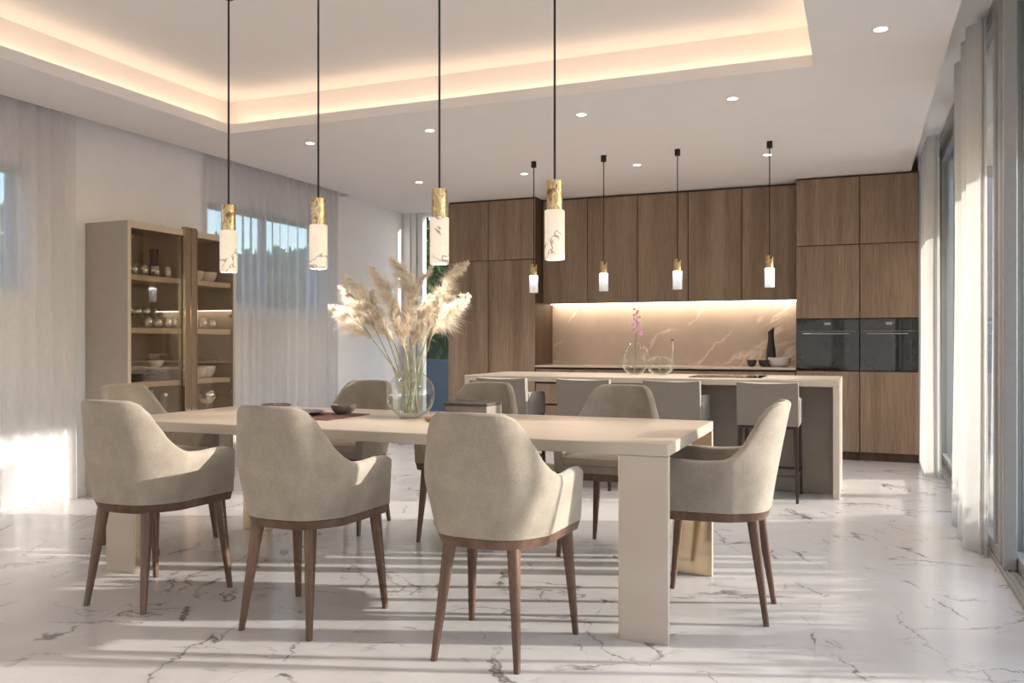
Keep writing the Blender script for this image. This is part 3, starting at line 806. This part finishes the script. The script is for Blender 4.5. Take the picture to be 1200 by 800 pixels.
# ------------------------------------------------------------------ dining chairs
def interp(tab, x):
    if x <= tab[0][0]: return tab[0][1]
    for (a, fa), (b, fb) in zip(tab, tab[1:]):
        if x <= b:
            t = (x - a) / (b - a); t = t * t * (3 - 2 * t) * .5 + t * .5
            return fa + (fb - fa) * t
    return tab[-1][1]
def make_chair():
    r = empty('dining_chair', (0, 0, 0), 0, 'x', 'chair', 'dining chairs around the long table')
    # plan curve of the shell, from front tip of the arm round the back (right half, s from 0 = back centre to 1 = arm tip)
    ZB = .462
    def plan(s, z):
        """outer half plan: s in 0..1"""
        f = (z - ZB) / (.925 - ZB)
        back = -.004 - .085 * f ** 1.15            # rear line leans out
        w = .234 + .043 * min(1, f / .40) - .055 * max(0, f - .5)
        cy = .145                                     # seam between back and arm
        if s < .6:
            t = s / .6; wc = w
            P0 = Vector((0, back)); P1 = Vector((wc * .58, back)); P2 = Vector((wc - .068, back * .6 + .018)); P3 = Vector((wc, cy - .018 * f))
            q = P0 * (1 - t) ** 3 + P1 * 3 * t * (1 - t) ** 2 + P2 * 3 * t * t * (1 - t) + P3 * t ** 3
            return q
        t = (s - .6) / .4
        yf = .470
        P3 = Vector((w, cy - .018 * f)); xe = .252 + .010 * min(1, f / .4)
        q = Vector((P3.x + (xe - P3.x) * t, P3.y + (yf - P3.y) * t))
        return q
    rim = [(0, .922), (.24, .920), (.33, .905), (.40, .865), (.46, .80), (.52, .735), (.58, .700), (.64, .685), (.74, .680), (.86, .684), (.96, .680), (1, .668)]
    NS = 64; NV = 14; th = .042
    shell = MB(); rows_o = []; rows_i = []
    svals = [abs(-1 + 2 * k / NS) for k in range(NS + 1)]
    sgn = [-1 if k < NS / 2 else 1 for k in range(NS + 1)]
    def outer(k, z):
        q = plan(svals[k], z); return Vector((q.x * sgn[k], q.y, z))
    def normal(k, z):
        a = outer(max(k - 1, 0), z); b = outer(min(k + 1, NS), z); d = b - a; n = Vector((d.y, -d.x, 0)); n.normalize(); return n
    cols = []
    for k in range(NS + 1):
        H = interp(rim, svals[k]); col = []
        for j in range(NV + 1):
            z = ZB + (H - .018 - ZB) * j / NV; col.append(outer(k, z))
        top = outer(k, H - .018); n = normal(k, H - .018)
        inn = -n
        # rounded rim
        for a in (30, 60, 90, 120, 150):
            ar = radians(a); col.append(top + inn * (th / 2) * (1 - cos(ar)) + Vector((0, 0, .018 * sin(ar))))
        for j in range(NV + 1):
            z = (H - .018) + (.495 - (H - .018)) * j / NV
            p = outer(k, z); m_ = -normal(k, z); thick = th + .012 * j / NV
            col.append(p + m_ * thick)
        cols.append(col)
    vv = shell.grid(cols)
    # close the arm fronts and the bottom
    for e in (0, -1):
        c = cols[e]; n = len(c)
        f = Vector((0, .012, 0))
        vs = vv[e]; i = 0; j = n - 1
        mids = []
        while i < j - 1:
            try: shell.bm.faces.new((vs[i], vs[i + 1], vs[j - 1], vs[j]) if e else (vs[j], vs[j - 1], vs[i + 1], vs[i]))
            except ValueError: pass
            i += 1; j -= 1
    sh = shell.build('backrest', 'fabric', r, True, 32)
    # base of upholstery under the cushion
    ub = MB(); ring = []
    def outl(z, off, n=40, yf=.478):
        pts = []
        for k in range(n + 1):
            s = -1 + 2 * k / n; q = plan(abs(s), z); pts.append(Vector(((abs(q.x) - off) * (1 if s > 0 else -1) if abs(s) > 0 else 0, q.y + off * (1 if q.y < .2 else 0), z)))
        pts[0].y = pts[-1].y = yf - .01
        return pts
    rows = []
    for z, off in ((.462, .010), (.464, .006), (.50, .006), (.5005, .02)):
        rows.append(outl(z, off if z > .47 else off))
    vv = ub.grid(rows, True); ub.bm.faces.new(vv[0]); ub.bm.faces.new(vv[-1])
    ub.build('seat_base', 'fabric', r, True, 40)
    # cushion, crowned
    cu = MB(); rows = []
    for z, off in ((.502, .060), (.510, .052), (.526, .049), (.540, .054), (.548, .070)):
        pts = outl(.50, off, 40, .475 if z < .545 else .46); rows.append([Vector((p.x, p.y, z)) for p in pts])
    for sc, z in ((.75, .556), (.4, .562), (.05, .564)):
        rows.append([Vector((p.x * sc, .22 + (p.y - .22) * sc, z)) for p in rows[4]])
    vv = cu.grid(rows, True); cu.bm.faces.new(vv[0]); cu.bm.faces.new(vv[-1])
    cu.build('seat', 'seat_fabric', r, True, 60)
    # wooden frame ring
    fr = MB(); rows = []
    for z, off in ((.422, .018), (.424, .012), (.459, .002), (.461, .004)):
        rows.append([Vector((p.x, p.y, z)) for p in outl(.462, off, 48, .474)])
    vv = fr.grid(rows, True); fr.bm.faces.new(vv[0]); fr.bm.faces.new(vv[-1])
    fr.build('seat_frame', 'leg_wood', r, True, 40)
    # legs
    for sx in (-1, 1):
        for (xb, yb, xt, yt, top) in ((.165, 0., .128, .060, .46), (.230, .470, .205, .425, .46)):
            l = MB(); rr = []
            for f, s_ in ((0, .0115), (.35, .0155), (.75, .0205), (1, .0235)):
                x = sx * (xb + (xt - xb) * f); y = yb + (yt - yb) * f; z = top * f * .93
                ring = []
                for q in range(12):
                    a = 2 * pi * (q + .5) / 12; e = .62
                    ring.append((x + s_ * math.copysign(abs(cos(a)) ** e, cos(a)), y + s_ * math.copysign(abs(sin(a)) ** e, sin(a)), z))
                rr.append(ring)
            vv = l.grid(rr, True); l.bm.faces.new(vv[0]); l.bm.faces.new(vv[-1][::-1])
            l.build('leg', 'leg_wood', r, True, 50)
    return r
chair = make_chair(); index_kids()
cs = [((-3.022, 2.80, 0), 0, 'beige armchair at the left of the near side of the dining table, seen from behind'),
      ((-2.167, 2.80, 0), 0, 'beige armchair in the middle of the near side of the dining table'),
      ((-1.288, 2.80, 0), 0, 'nearest beige armchair, right one on the near side of the dining table'),
      ((-.358, 3.822, 0), pi / 2, 'beige armchair at the right head of the table, sunlit on its back'),
      ((-4.05, 3.84, 0), -pi / 2, 'beige armchair at the left head of the table, in front of the display cabinet'),
      ((-3.035, 4.893, 0), pi, 'beige armchair on the far side of the table, behind the bowl and placemat'),
      ((-2.168, 4.893, 0), pi, 'beige armchair on the far side of the table, behind the dark box'),
      ((-1.300, 4.893, 0), pi, 'beige armchair on the far side of the table nearest the glass wall')]
for i, (p, rz, lb) in enumerate(cs):
    o = chair if i == 0 else dup(chair, (0, 0, 0)); o.location = p; o.rotation_euler = (0, 0, rz); o['label'] = lb

# ------------------------------------------------------------------ things on the table
tz = TZ + .001
mat_o = tag(MB().box(-.27, .27, -.20, .20, 0, .004, .0015, 1).build('placemat', 'placemat', loc=(-2.752, 3.832, tz)), 'dark plum placemat under the plate on the dining table', 'placemat')
lathe_thing('dinner_plate', [(0, 0), (.075, 0), (.085, .006), (.13, .016), (.132, .018), (.125, .019), (.085, .010), (0, .009)], (-2.80, 3.83, tz + .005), 'plate_dark', 'flat dark brown plate on the plum placemat', 'plate')
lathe_thing('smoke_bowl', bowl_prof(.068, .050, .42), (-2.605, 3.955, tz + .005), 'bowl_grey', 'small smoky grey bowl at the corner of the plum placemat', 'bowl')
lathe_thing('low_dish', bowl_prof(.085, .034, .5), (-3.16, 4.10, tz), 'plate_dark', 'low dark dish behind the middle near chair, at the left of the table', 'dish')
b = empty('keepsake_box', (-1.835, 3.96, tz), 0, 'taupe rectangular box with dark lid on the dining table behind the nearest chair', 'box')
MB().box(-.120, .120, -.085, .11, 0, .078, .010, 3).build('body', 'box_side', b, True)
MB().box(-.124, .124, -.088, .114, .0785, .090, .004, 2).build('lid', 'box_top', b, True)
nb = MB(); nb.box(-.075, .075, -.035, .035, 0, .030, .013, 4)
tag(nb.build('folded_napkin', 'napkin', smooth=True, loc=(-1.935, 3.80, tz)), 'folded blush linen napkin beside the pampas vase', 'napkin')

# pampas vase
VX, VY_ = -2.195, 3.965
va = empty('globe_vase', (VX, VY_, tz), 0, 'large clear globe vase of pampas grass on the dining table', 'vase')
R = .128
gp = [(0, 0), (.05, 0)]
zc = .118
for i in range(3, 31):
    a = -pi / 2 + pi * i / 36
    gp.append((R * cos(a), zc + R * sin(a)))
gp = [(r_, max(z_, 0)) for r_, z_ in gp]
gp.append((gp[-1][0] + .002, gp[-1][1] + .006))
MB().lathe(gp, n=48).build('glass_body', 'vase_glass', va, True)
rt = gp[-1]; MB().lathe([(rt[0] - .003, rt[1] - .001), (rt[0], rt[1] + .002), (rt[0] + .003, rt[1] - .001), (rt[0], rt[1] - .004), (rt[0] - .003, rt[1] - .001)], n=48).build('rim', 'glassware', va, True)
wp = [(0, .006), (.05, .006)] + [((R - .005) * cos(-pi / 2 + pi * i / 36), zc + (R - .005) * sin(-pi / 2 + pi * i / 36)) for i in range(4, 19)] + [(0, zc + .001)]
MB().lathe(wp, n=48).build('water', 'water', va, True)

def plume(tip, base, foot, bulge, label, seed, n=3600, wid=.086):
    """one pampas stalk: straw stem and feathery head, drooping to its tip"""
    rnd = random.Random(seed)
    o = empty('pampas_stalk', (VX, VY_, tz), 0, label, 'pampas grass', 'pampas grass in the globe vase')
    T = Vector(tip) - Vector((VX, VY_, tz)); B = Vector(base) - Vector((VX, VY_, tz)); F = Vector(foot)
    mid = (B + F) / 2 + Vector((0, 0, .04))
    st = MB(); sp = [F, F.lerp(mid, .5) + Vector((0, 0, .01)), mid, mid.lerp(B, .55), B]
    st.tube(sp, [.003, .003, .003, .0028, .0025], 6); st.build('stem', 'dry_stem', o, True)
    C1 = B + (T - B) * .35 + Vector(bulge); C2 = B + (T - B) * .75 + Vector(bulge) * .9
    def cv(t): return B * (1 - t) ** 3 + C1 * 3 * t * (1 - t) ** 2 + C2 * 3 * t * t * (1 - t) + T * t ** 3
    def dv(t): return (cv(min(t + .02, 1)) - cv(max(t - .02, 0))).normalized()
    pl = MB(); bm = pl.bm
    down = Vector((0, 0, -1)); nt_ = 58
    axis = (T - B).normalized(); hang = (down - axis * down.dot(axis))
    hang = hang.normalized() if hang.length > .2 else Vector((0, -1, 0))
    if (T - B).x * hang.x > 0 and abs(axis.z) > .9: hang = -hang
    for q in range(nt_):
        t0 = (q + rnd.random()) / nt_; d = dv(t0)
        a = rnd.random() * 2 * pi
        u = d.cross(Vector((.3, 1, .2))).normalized(); w = d.cross(u)
        rad0 = (u * cos(a) + w * sin(a) + hang * .75)
        rad0 = (rad0 - d * rad0.dot(d)); rad0 = rad0.normalized() * (.55 + .45 * min(1, rad0.length))
        env = .16 + .84 * (t0 / .20 if t0 < .20 else max(0., 1 - (t0 - .20) / .82) ** 1.15)
        for _ in range(n // nt_):
            t = min(1, max(0, t0 + rnd.gauss(0, .012))); p = cv(t)
            rad = (rad0 + Vector((rnd.gauss(0, .25), rnd.gauss(0, .25), rnd.gauss(0, .25))))
            ln = (.030 + .055 * rnd.random()) * (1.1 - .98 * t)
            out = rad * wid * env * (.10 + .90 * rnd.random() ** .6)
            e1 = p + out * .60 + d * ln * .55; e2 = p + out * 1.25 + d * ln * .85 + down * .022 * env * rnd.random()
            side = d.cross(rad).normalized() * (.0010 + .0006 * rnd.random())
            va_ = [bm.verts.new(q2) for q2 in (p - side, p + side, e1 + side, e1 - side)]
            bm.faces.new(va_); v5 = bm.verts.new(e2); bm.faces.new((va_[3], va_[2], v5))
    me_rm = pl
    me = bpy.data.meshes.new('plume'); bm.to_mesh(me); bm.free(); me.materials.append(M['plume'])
    po = bpy.data.objects.new('plume', me); COL.objects.link(po); po.parent = o
    return o
def at(u, v, Y):
    th = math.atan(.408); k = (u - 600) / 1000.
    X = Y * (k * cos(th) - sin(th)) / (cos(th) + k * sin(th)); dd = -X * sin(th) + Y * cos(th)
    return (X, Y, CAM_H - (v - 401) / 1000. * dd)
PL = [((387, 358), (437, 398), 3.85, (.0, 0, .03), 'lowest pampas plume, reaching furthest left'),
      ((402, 322), (446, 372), 4.02, (-.0, 0, .04), 'pampas plume reaching up to the left, second from left'),
      ((399, 334), (441, 388), 3.93, (.0, 0, .03), 'pampas plume on the left, just under its taller neighbour'),
      ((432, 311), (470, 372), 3.92, (.01, 0, .05), 'upright left pampas plume, pale and broad'),
      ((458, 303), (488, 360), 4.00, (.02, 0, .05), 'tallest middle pampas plume, with its tip bent left'),
      ((437, 340), (462, 402), 4.05, (-.03, 0, .02), 'short pampas plume behind at left of centre'),
      ((462, 350), (476, 412), 3.84, (-.05, 0, .03), 'drooping front pampas plume left of centre'),
      ((508, 312), (478, 398), 3.93, (-.06, 0, .02), 'pampas plume rising right of centre'),
      ((505, 345), (484, 408), 3.84, (-.03, 0, .02), 'short front pampas plume low in the centre'),
      ((548, 308), (503, 372), 3.95, (-.03, 0, .06), 'longest pampas plume, sweeping to the upper right'),
      ((532, 347), (502, 388), 4.02, (-.01, 0, .04), 'inner pampas plume on the right between its neighbours'),
      ((549, 346), (505, 396), 3.88, (-.0, 0, .05), 'lowest pampas plume on the right')]
for i, (a, bse, Y, bul, lb) in enumerate(PL):
    ang = i * 2.4
    plume(at(*a, Y), at(*bse, (Y + VY_) / 2), (.035 * cos(ang), .035 * sin(ang), .022), bul, lb, 30 + i)

# ------------------------------------------------------------------ pendants over the table
pl_ = ['brass and alabaster pendant furthest left, in front of the display cabinet', 'second brass and alabaster pendant from the left, before the sheer curtain',
       'third brass and alabaster pendant from the left, above the pampas grass', 'brass and alabaster pendant nearest, furthest right over the table']
def make_pendant():
    r = empty('table_pendant', (0, 0, 0), 0, 'x', 'pendant lamp', 'alabaster pendants over the dining table')
    MB().lathe([(0, UP - .04), (.03, UP - .04), (.03, UP - .001), (0, UP - .001)], n=24).build('ceiling_cap', 'black_metal', r, True)
    MB().tube([(0, 0, 1.93), (0, 0, UP - .04)], .0055, 8).build('cord', 'cord', r, True)
    MB().lathe([(0, 1.932), (.036, 1.932), (.0375, 1.930), (.0375, 1.792), (0, 1.792)], n=32).build('brass_sleeve', 'brass_marbled', r, True)
    MB().lathe([(0, 1.791), (.046, 1.791), (.0475, 1.788), (.0475, 1.562), (.045, 1.559), (.040, 1.559), (.040, 1.60), (0, 1.60)], n=32).build('alabaster_shade', 'alabaster', r, True)
    return r
pend = make_pendant(); index_kids()
for i, (x, y) in enumerate(((-3.253, 3.8), (-2.659, 3.8), (-1.941, 3.8), (-1.333, 3.8))):
    o = pend if i == 0 else dup(pend, (0, 0, 0)); o.location = (x, y, 0); o['label'] = pl_[i]; o.rotation_euler = (0, 0, i * 1.7)

def make_mini():
    r = empty('island_pendant', (0, 0, 0), 0, 'x', 'pendant lamp', 'small glass pendants over the island')
    MB().lathe([(0, CEIL - .055), (.024, CEIL - .055), (.024, CEIL - .001), (0, CEIL - .001)], n=24).build('ceiling_cap', 'black_metal', r, True)
    MB().tube([(0, 0, 1.885), (0, 0, CEIL - .055)], .0045, 8).build('cord', 'cord', r, True)
    MB().lathe([(0, 1.886), (.030, 1.886), (.031, 1.884), (.031, 1.784), (0, 1.784)], n=24).build('sleeve', 'brass_marbled', r, True)
    MB().lathe([(.040, 1.783), (.040, 1.626), (.034, 1.626), (.034, 1.783), (.040, 1.783)], n=24).build('glass_shade', 'frosted', r, True)
    MB().lathe([(0, 1.782), (.032, 1.782), (.032, 1.762), (0, 1.762)], n=24).build('light_disc', 'pendant_led', r, True)
    return r
mini = make_mini(); index_kids()
ml = ['small glass pendant furthest left over the island', 'second small glass pendant from the left over the island', 'third small glass pendant from the left over the island', 'small glass pendant furthest right over the island']
for i, x in enumerate((-2.777, -2.112, -1.455, -.693)):
    o = mini if i == 0 else dup(mini, (0, 0, 0)); o.location = (x, 7.335, 0); o['label'] = ml[i]

# ------------------------------------------------------------------ downlights
def make_down():
    r = empty('downlight', (0, 0, 0), 0, 'x', 'downlight', 'recessed ceiling downlights')
    MB().lathe([(.034, CEIL + .0), (.034, CEIL - .003), (.046, CEIL - .003), (.048, CEIL - .0005)], n=28).build('trim_ring', 'white_frame', r, True)
    MB().lathe([(0, CEIL - .0015), (.034, CEIL - .0015)], n=28).build('lens', 'downlight_lens', r, True)
    return r
down = make_down(); index_kids()
dl = [((.101, 4.926), 'round ceiling downlight nearest the window wall'),
      ((-.804, 5.95), 'round downlight just beyond the ceiling tray, rightmost of its row'), ((-1.88, 5.95), 'round downlight beyond the tray, second from right in its row'),
      ((-3.123, 5.95), 'round downlight beyond the tray, second from left in its row'), ((-4.243, 5.95), 'round downlight beyond the tray, leftmost of its row'),
      ((-4.235, 7.83), 'round downlight before the kitchen, leftmost of the far row'), ((-3.066, 7.83), 'round downlight of the far row, before the left tall cabinets'),
      ((-1.931, 7.83), 'round downlight of the far row, above the orchid'), ((-.76, 7.85), 'round downlight of the far row, beside the last island pendant')]
for i, ((x, y), lb) in enumerate(dl):
    o = down if i == 0 else dup(down, (0, 0, 0)); o.location = (x, y, 0); o['label'] = lb

def spot(name, loc, energy, size=100, blend=.9, col=(1., .88, .74), rad=.04, rot=(0, 0, 0)):
    l = bpy.data.lights.new(name, 'SPOT'); l.energy = energy; l.spot_size = radians(size); l.spot_blend = blend
    l.color = col; l.shadow_soft_size = rad
    o = bpy.data.objects.new(name, l); COL.objects.link(o); o.location = loc; o.rotation_euler = rot; return o
for (x, y), lb in dl: spot('ceiling_fill_spot', (x, y, CEIL - .01), 80 if y > 7 else 46, col=(1., .95, .90))
for y in (-1.5, 1.0, 3.2):  # added fill spots out of view, no downlight fittings at these points
    for x in (-4.95, .1):
        spot('ceiling_fill_spot', (x, y, CEIL - .01), 24, col=(1., .95, .90))

# ------------------------------------------------------------------ display cabinet
CX, CF, CY0, CY1, CT = WL + .002, -5.05, 4.80, 5.987, 2.08
cr = empty('display_cabinet', (-5.26, (CY0 + CY1) / 2, 0), 0, 'tall cream display cabinet with smoked glass doors and bronze centre handles', 'cabinet')
dx, dy = -5.26, (CY0 + CY1) / 2
def DP(mb, name, mat, par=None, smooth=False):
    o = mb.build(name, mat, par or cr, smooth); o.data.transform(Matrix.Translation((-dx, -dy, 0))); return o
cb = MB(); cb.box(CX, CF, CY0, CY0 + .028, .0, CT, .002, 1)
DP(cb, 'side_panel', 'greige_panel'); DP(MB().box(CX, CF, CY1 - .028, CY1, 0, CT, .002, 1), 'side_panel', 'greige_panel')
DP(MB().box(CX, CF, CY0 + .0285, CY1 - .0285, CT - .03, CT, .002, 1), 'top_panel', 'cream_frame')
DP(MB().box(CX, CF, CY0 + .0285, CY1 - .0285, .0, .09, .002, 1), 'plinth', 'cream_frame')
DP(MB().box(CX, CX + .012, CY0 + .0285, CY1 - .0285, .0905, CT - .0305), 'back_panel', 'cab_inside')
DP(MB().box(CX + .0125, CF - .06, 5.42, 5.44, .0905, CT - .0305), 'divider', 'cab_inside')
SH = (1.684, 1.281, .868, .462)
for z in SH:
    DP(MB().box(CX + .0125, CF - .03, CY0 + .029, 5.419, z - .042, z, .002, 1), 'shelf', 'cream_frame')
    DP(MB().box(CX + .0125, CF - .03, 5.441, CY1 - .029, z - .042, z, .002, 1), 'shelf', 'cream_frame')
fr = MB().box(CF + .0005, CF + .004, CY0, CY0 + .030, 0, CT).box(CF + .0005, CF + .004, CY1 - .016, CY1, 0, CT).box(CF + .0005, CF + .004, CY0 + .0305, CY1 - .0165, CT - .05, CT)
DP(fr, 'front_edge', 'cream_frame')
for (a, b_, hy) in ((CY0 + .034, 5.362, CY0 + .05), (5.500, CY1 - .018, CY1 - .05)):
    dd = DP(MB().box(CF - .016, CF - .008, a, b_, .095, CT - .055), 'door', 'smoked_glass')
    for z in (1.96, 1.40, .75, .25):
        DP(MB().tube([(CF - .018, hy, z), (CF - .004, hy, z)], .012, 14), 'hinge', 'bronze', dd, True)
hp = MB().box(CF - .02, CF + .022, 5.366, 5.425, .09, CT + .02, .004).box(CF - .02, CF + .022, 5.437, 5.496, .09, CT + .02, .004)
DP(hp, 'handle_post', 'bronze')
DP(MB().box(CF + .0, CF + .024, 5.362, 5.3655, .09, CT + .01).box(CF + .0, CF + .024, 5.4965, 5.500, .09, CT + .01).box(CF + .0, CF + .018, 5.428, 5.434, .09, CT + .01), 'brass_edge', 'brass')

XS = -5.21
def tumbler(y, z, x, label, group, s=1.):
    pr = [(0, 0), (.028 * s, 0), (.034 * s, .03 * s), (.036 * s, .055 * s), (.031 * s, .088 * s), (.029 * s, .088 * s), (.033 * s, .055 * s), (.030 * s, .02 * s), (0, .012 * s)]
    return lathe_thing('tumbler', pr, (x, y, z), 'glassware', label, 'glass', group, 24)
def wine(y, z, x, label, group, h=.17):
    pr = [(0, 0), (.032, 0), (.030, .003), (.005, .006), (.004, h * .45), (.012, h * .5), (.030, h * .62), (.034, h * .75), (.028, h), (.0265, h), (.032, h * .75), (.027, h * .63), (0, h * .52)]
    return lathe_thing('wine_glass', pr, (x, y, z), 'glassware', label, 'glass', group, 24)
nth = ['first', 'second', 'third', 'fourth', 'fifth', 'sixth']
for i, y in enumerate((4.978, 5.079, 5.199, 5.321)):
    tumbler(y, SH[0] + .001, XS + .04, '%s clear tumbler from the left on the top left cabinet shelf' % nth[i], 'tumblers on the top cabinet shelf', 1.05)
lathe_thing('black_decanter', [(0, 0), (.036, 0), (.040, .01), (.040, .07), (.030, .13), (.028, .17), (.034, .225), (.037, .235), (.030, .24), (0, .24)], (XS - .10, 5.315, SH[0] + .001), 'dark_ceramic', 'black bottle behind the tumblers on the top left cabinet shelf', 'bottle')
for i, y in enumerate((5.115, 5.215, 5.315, 5.39)):
    if i < 4: tumbler(y - .01, SH[1] + .001, XS + .06, '%s clear tumbler from the left in front on the middle left cabinet shelf' % nth[i], 'front tumblers on the middle shelf', .98)
for i, y in enumerate((4.90, 4.99, 5.08, 5.17, 5.26, 5.35)):
    wine(y, SH[1] + .001, XS - .11, '%s stemmed glass from the left in the back row of the middle left shelf' % nth[i], 'stemmed glasses on the middle shelf')
for i, y in enumerate((5.64, 5.75, 5.86)):
    tumbler(y, SH[1] + .001, XS + .02, '%s clear tumbler from the left on the middle right cabinet shelf' % nth[i], 'tumblers on the right cabinet shelf', 1.05)
lathe_thing('white_bowl', bowl_prof(.082, .085, .4), (XS, 5.655, SH[0] + .001), 'porcelain', 'white bowl on the top right cabinet shelf, left of the two', 'bowl', 'white bowls in the cabinet')
lathe_thing('white_bowl', bowl_prof(.082, .085, .4), (XS - .01, 5.825, SH[0] + .001), 'porcelain', 'white bowl on the top right cabinet shelf, right of the two', 'bowl', 'white bowls in the cabinet')
lathe_thing('white_bowl', bowl_prof(.072, .085, .4), (XS + .05, 5.65, SH[2] + .001), 'porcelain', 'smaller white bowl on the third right cabinet shelf', 'bowl', 'white bowls in the cabinet')
lathe_thing('white_bowl', bowl_prof(.092, .098, .4), (XS - .03, 5.815, SH[2] + .001), 'porcelain', 'larger white bowl on the third right cabinet shelf', 'bowl', 'white bowls in the cabinet')
for s_i, (yy, cnt, mt, who) in enumerate(((5.02, 4, 'bowl_grey', 'grey plate in the left stack'), (5.245, 6, 'porcelain', 'white plate in the right stack'))):
    for i in range(cnt):
        wh = 'bottom' if i == 0 else 'topmost' if i == cnt - 1 else nth[i] + ' from bottom'
        lathe_thing('plate', [(0, 0), (.06, 0), (.10, .012), (.104, .015), (.098, .016), (.06, .006), (0, .006)], (XS, yy, SH[2] + .001 + i * .0165), mt, '%s on the third cabinet shelf, %s' % (who, wh), 'plate', 'plates stacked in the cabinet')
lathe_thing('white_bowl', bowl_prof(.062, .055, .4), (XS, 5.235, SH[2] + .002 + 6 * .0165 + .001), 'porcelain', 'small white bowl on top of the white plate stack in the cabinet', 'bowl', 'white bowls in the cabinet')
r = empty('silver_decanter', (XS + .02, 5.80, SH[3] + .001), 0, 'round silvery footed decanter on the low right cabinet shelf', 'decanter')
MB().lathe([(0, 0), (.045, 0), (.04, .006), (.008, .012), (.007, .16), (.02, .175)], n=24).build('foot', 'chrome', r, True)
MB().lathe([(.02, .175), (.055, .19), (.075, .225), (.080, .255), (.074, .285), (.052, .315), (.022, .330), (.018, .35), (0, .351)], n=32).build('body', 'chrome', r, True)
lathe_thing('dark_bottle', [(0, 0), (.04, 0), (.042, .02), (.042, .22), (.030, .30), (.026, .34), (0, .345)], (XS, 5.18, SH[3] + .001), 'dark_ceramic', 'dark bottle on the low left cabinet shelf', 'bottle')
wine(5.31, SH[3] + .001, XS + .02, 'tall stemmed glass beside the dark bottle on the low cabinet shelf', 'glasses on the low shelf', .30)

# ------------------------------------------------------------------ light, sky
for x in (-3.253, -2.659, -1.941, -1.333): spot('pendant_beam', (x, 3.8, 1.57), 13, 130, 1., (1., .86, .70), .03)
for x in (-2.777, -2.112, -1.455, -.693): spot('pendant_beam', (x, 7.335, 1.62), 5, 130, 1., (1., .90, .78), .02)
w = bpy.data.worlds.new('sky'); scene.world = w; w.use_nodes = True
nt = w.node_tree; nt.nodes.clear()
out = nt.nodes.new('ShaderNodeOutputWorld'); bg = nt.nodes.new('ShaderNodeBackground')
sky = nt.nodes.new('ShaderNodeTexSky'); sky.sky_type = 'NISHITA'; sky.sun_disc = False
SD = Vector((1, .36, .258)).normalized()
sky.sun_elevation = radians(24); sky.sun_rotation = math.atan2(SD.x, SD.y)
sky.air_density = 1.; sky.dust_density = 1.; sky.ozone_density = 1.
L(nt, sky.outputs[0], bg.inputs[0]); bg.inputs[1].default_value = .36
L(nt, bg.outputs[0], out.inputs[0])
sl_ = bpy.data.lights.new('sun', 'SUN'); sl_.energy = 6.3; sl_.angle = radians(.6); sl_.color = (1., .91, .82)
so = bpy.data.objects.new('sun', sl_); COL.objects.link(so); so.location = (8, 8, 4)
so.rotation_euler = SD.to_track_quat('Z', 'Y').to_euler()

# ------------------------------------------------------------------ camera
cd = bpy.data.cameras.new('camera'); cam = bpy.data.objects.new('camera', cd); COL.objects.link(cam)
cd.sensor_width = 36; cd.lens = 36 * 1000 / 1200.; cd.clip_end = 200
cam.location = (0, 0, CAM_H); cam.rotation_euler = (pi / 2, 0, math.atan(.408))
cd.shift_y = 1 / 1200.
scene.camera = cam
vs_ = scene.view_settings
vs_.view_transform = 'Standard'; vs_.look = 'None'; vs_.exposure = .55; vs_.gamma = 1.; vs_.use_curve_mapping = False
cy = scene.cycles
cy.max_bounces = 10; cy.diffuse_bounces = 5; cy.glossy_bounces = 5; cy.transparent_max_bounces = 24; cy.transmission_bounces = 6
cy.sample_clamp_indirect = 6.
cy.caustics_reflective = False; cy.caustics_refractive = False
